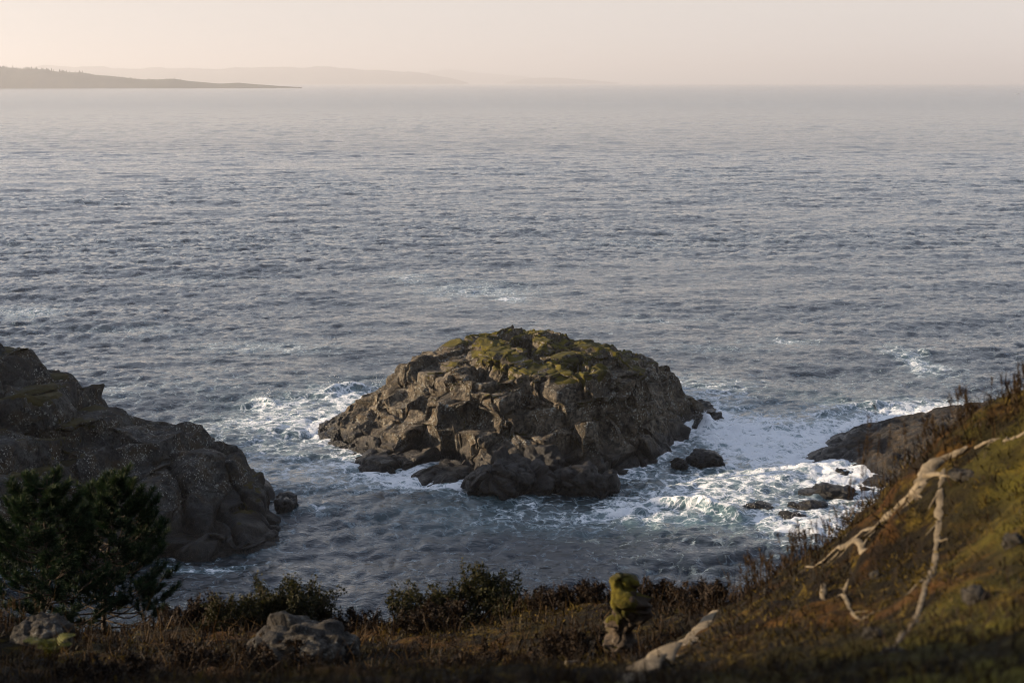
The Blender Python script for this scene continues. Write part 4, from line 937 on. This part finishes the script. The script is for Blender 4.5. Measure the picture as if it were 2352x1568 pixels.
Vm = Vq + (out + [0, 0, 0.3]) * (np.clip(mk, -0.2, 1) * 0.025 + 0.012 * fbm(Vq, 40, 2, 174) * (mk > 0) - 0.004)[:, None]
Vm2, Fm2 = join([(Vm, Fq, Tq)]); keep = (mk[Fm2] > -0.05).any(1); us, F3 = submesh(Vm2, Fm2, keep)
link('moss', mesh_np('moss', Vm2[us], F3, k=3), MAT_MOSSN, stump, kind='stuff')

# ---- pines
def pine(label, base, top, Y, wpx, seed, nbr=76):
    r = np.random.default_rng(seed); b = At(*base, Y); b[2] = gz(b[0], b[1]) - 0.05; t = At(*top, Y + 0.2); k = KPX / FPX * np.linalg.norm(b - [0, 0, H])
    e = empty('young_pine', b, label, 'pine tree', 'young pines by the cove'); Ht = t[2] - b[2]; R0 = wpx * k / 2
    S = spline([np.zeros(3), (t - b) * 0.5 + r.normal(size=3) * 0.04, t - b], 20); 
    Vt, Ft = join([tube(S, np.linspace(0.028, 0.007, 20), 8, 0.2, seed)]); link('trunk', mesh_np('trunk', Vt, Ft, k=3), MAT_BARK, e)
    shoots = [(S[-1], unit(S[-1] - S[-2]), 0.16)]
    for i in range(nbr):
        f = 0.12 + 0.85 * (i + r.random()) / nbr; q = S[int(f * 19)]; a_ = i * 2.4 + r.normal() * 0.3
        ln = R0 * np.interp(f, [0, .18, .45, .75, 1], [.75, 1.0, .95, .6, .16]) * (0.75 + 0.4 * r.random())
        dirv = np.array([math.cos(a_), math.sin(a_), 0.0]); tip = q + dirv * ln + [0, 0, ln * (0.25 + 0.45 * f)]
        B = spline([q, q + dirv * ln * 0.55 + [0, 0, ln * 0.05], tip], 9); st = [tube(B, np.linspace(0.010, 0.003, 9), 5)]
        shoots.append((tip, unit(tip - B[-2] + [0, 0, 0.03]), 0.13))
        for j in range(3, 9):
            for s_ in (-1, 1):
                if r.random() < 0.25 or f < 0.25 and j < 6: continue
                sd_ = np.cross(dirv, [0, 0, 1]) * s_; l2 = ln * 0.30 * (1.25 - j / 9) * (0.7 + 0.6 * r.random()) + 0.03
                t2 = B[j] + (sd_ * 0.7 + dirv * 0.6 + [0, 0, 0.65]) * l2; st.append(tube(spline([B[j], B[j] + (t2 - B[j]) * 0.5 - [0, 0, 0.01], t2], 4), np.linspace(0.004, 0.002, 4), 3))
                shoots.append((t2, unit(t2 - B[j] + [0, 0, 0.06]), 0.11))
        Vt, Ft = join(st); link('branch', mesh_np('branch', Vt, Ft, k=3), MAT_BARK, e)
    bs, ds, ls, tn = [], [], [], []
    for (tp, d, l) in shoots:
        n = 80; s_ = r.random(n) ** 0.8; p0 = tp - d * (l * 0.9 * (1 - s_))[:, None]
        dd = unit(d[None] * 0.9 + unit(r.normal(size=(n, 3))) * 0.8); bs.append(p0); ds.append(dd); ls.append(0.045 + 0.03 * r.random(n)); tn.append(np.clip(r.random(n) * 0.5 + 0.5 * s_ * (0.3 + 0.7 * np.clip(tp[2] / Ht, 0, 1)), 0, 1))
    V, F, t_ = blades(np.vstack(bs), np.vstack(ds), np.concatenate(ls), np.full(len(bs) * 80, 0.0029), np.concatenate(tn), 0.06)
    link('needles', mesh_np('needles', V, F, False, {'tint': t_}, 3), MAT_PINE, e, kind='stuff')
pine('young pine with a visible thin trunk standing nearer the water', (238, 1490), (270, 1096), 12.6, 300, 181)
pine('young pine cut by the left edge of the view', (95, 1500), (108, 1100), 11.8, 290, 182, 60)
# ---- fern
p = on_fg(120, 1505); p[2] = gz(p[0], p[1])
fern = empty('fern', p, 'small bright yellow-green fern in dead grass by the left boulder', 'fern')
r = np.random.default_rng(190)
for i in range(7):
    a_ = i * 0.9 + r.normal() * 0.2; ln = 0.11 + 0.07 * r.random(); d = np.array([math.cos(a_), math.sin(a_) * 0.7, 0.0])
    S = spline([np.zeros(3), d * ln * 0.4 + [0, 0, ln * 0.75], d * ln * 0.95 + [0, 0, ln * 0.8]], 16); V_, F_, T_, o_ = [], [], [], 0
    sd_ = unit(np.cross(d, [0, 0, 1.0]))
    for s_ in (-1, 1):
        for j in range(3, 16):
            l2 = 0.055 * math.sin(PI * (j + 1) / 18) + 0.006; q = S[j]; dd = unit(sd_ * s_ + (S[j] - S[j - 1]) * 8); w_ = (S[j] - S[j - 1]) * 0.42
            V_.append(np.array([q - w_, q + w_, q + dd * l2 * 0.6 + w_ * 0.7, q + dd * l2])); F_.append(np.array([[0, 1, 2], [0, 2, 3]]) + o_); o_ += 4
    Vs_, Fs_ = join([tube(S, np.linspace(0.003, 0.001, 16), 4)]); V_.append(Vs_); F_.append(Fs_ + o_)
    Vt = np.vstack(V_); link('frond', mesh_np('frond', Vt, np.vstack(F_), False, {'tint': np.full(len(Vt), r.random())}, 3), MAT_FERN, fern)

# ------------------------------------------------------------------ haze
hz = M('haze'); pv = hz.n('ShaderNodeVolumePrincipled'); pv.inputs['Density'].default_value = 0.00011
pv.inputs['Color'].default_value = (0.82, 0.82, 0.85, 1); pv.inputs['Anisotropy'].default_value = 0.25
hz.l(pv.outputs[0], hz.o.inputs['Volume'])
link('haze', boxmesh('haze', (-26000, -400, -7), (26000, 34000, 400)), hz.m, kind='stuff', label='pale warm sea haze filling the air')
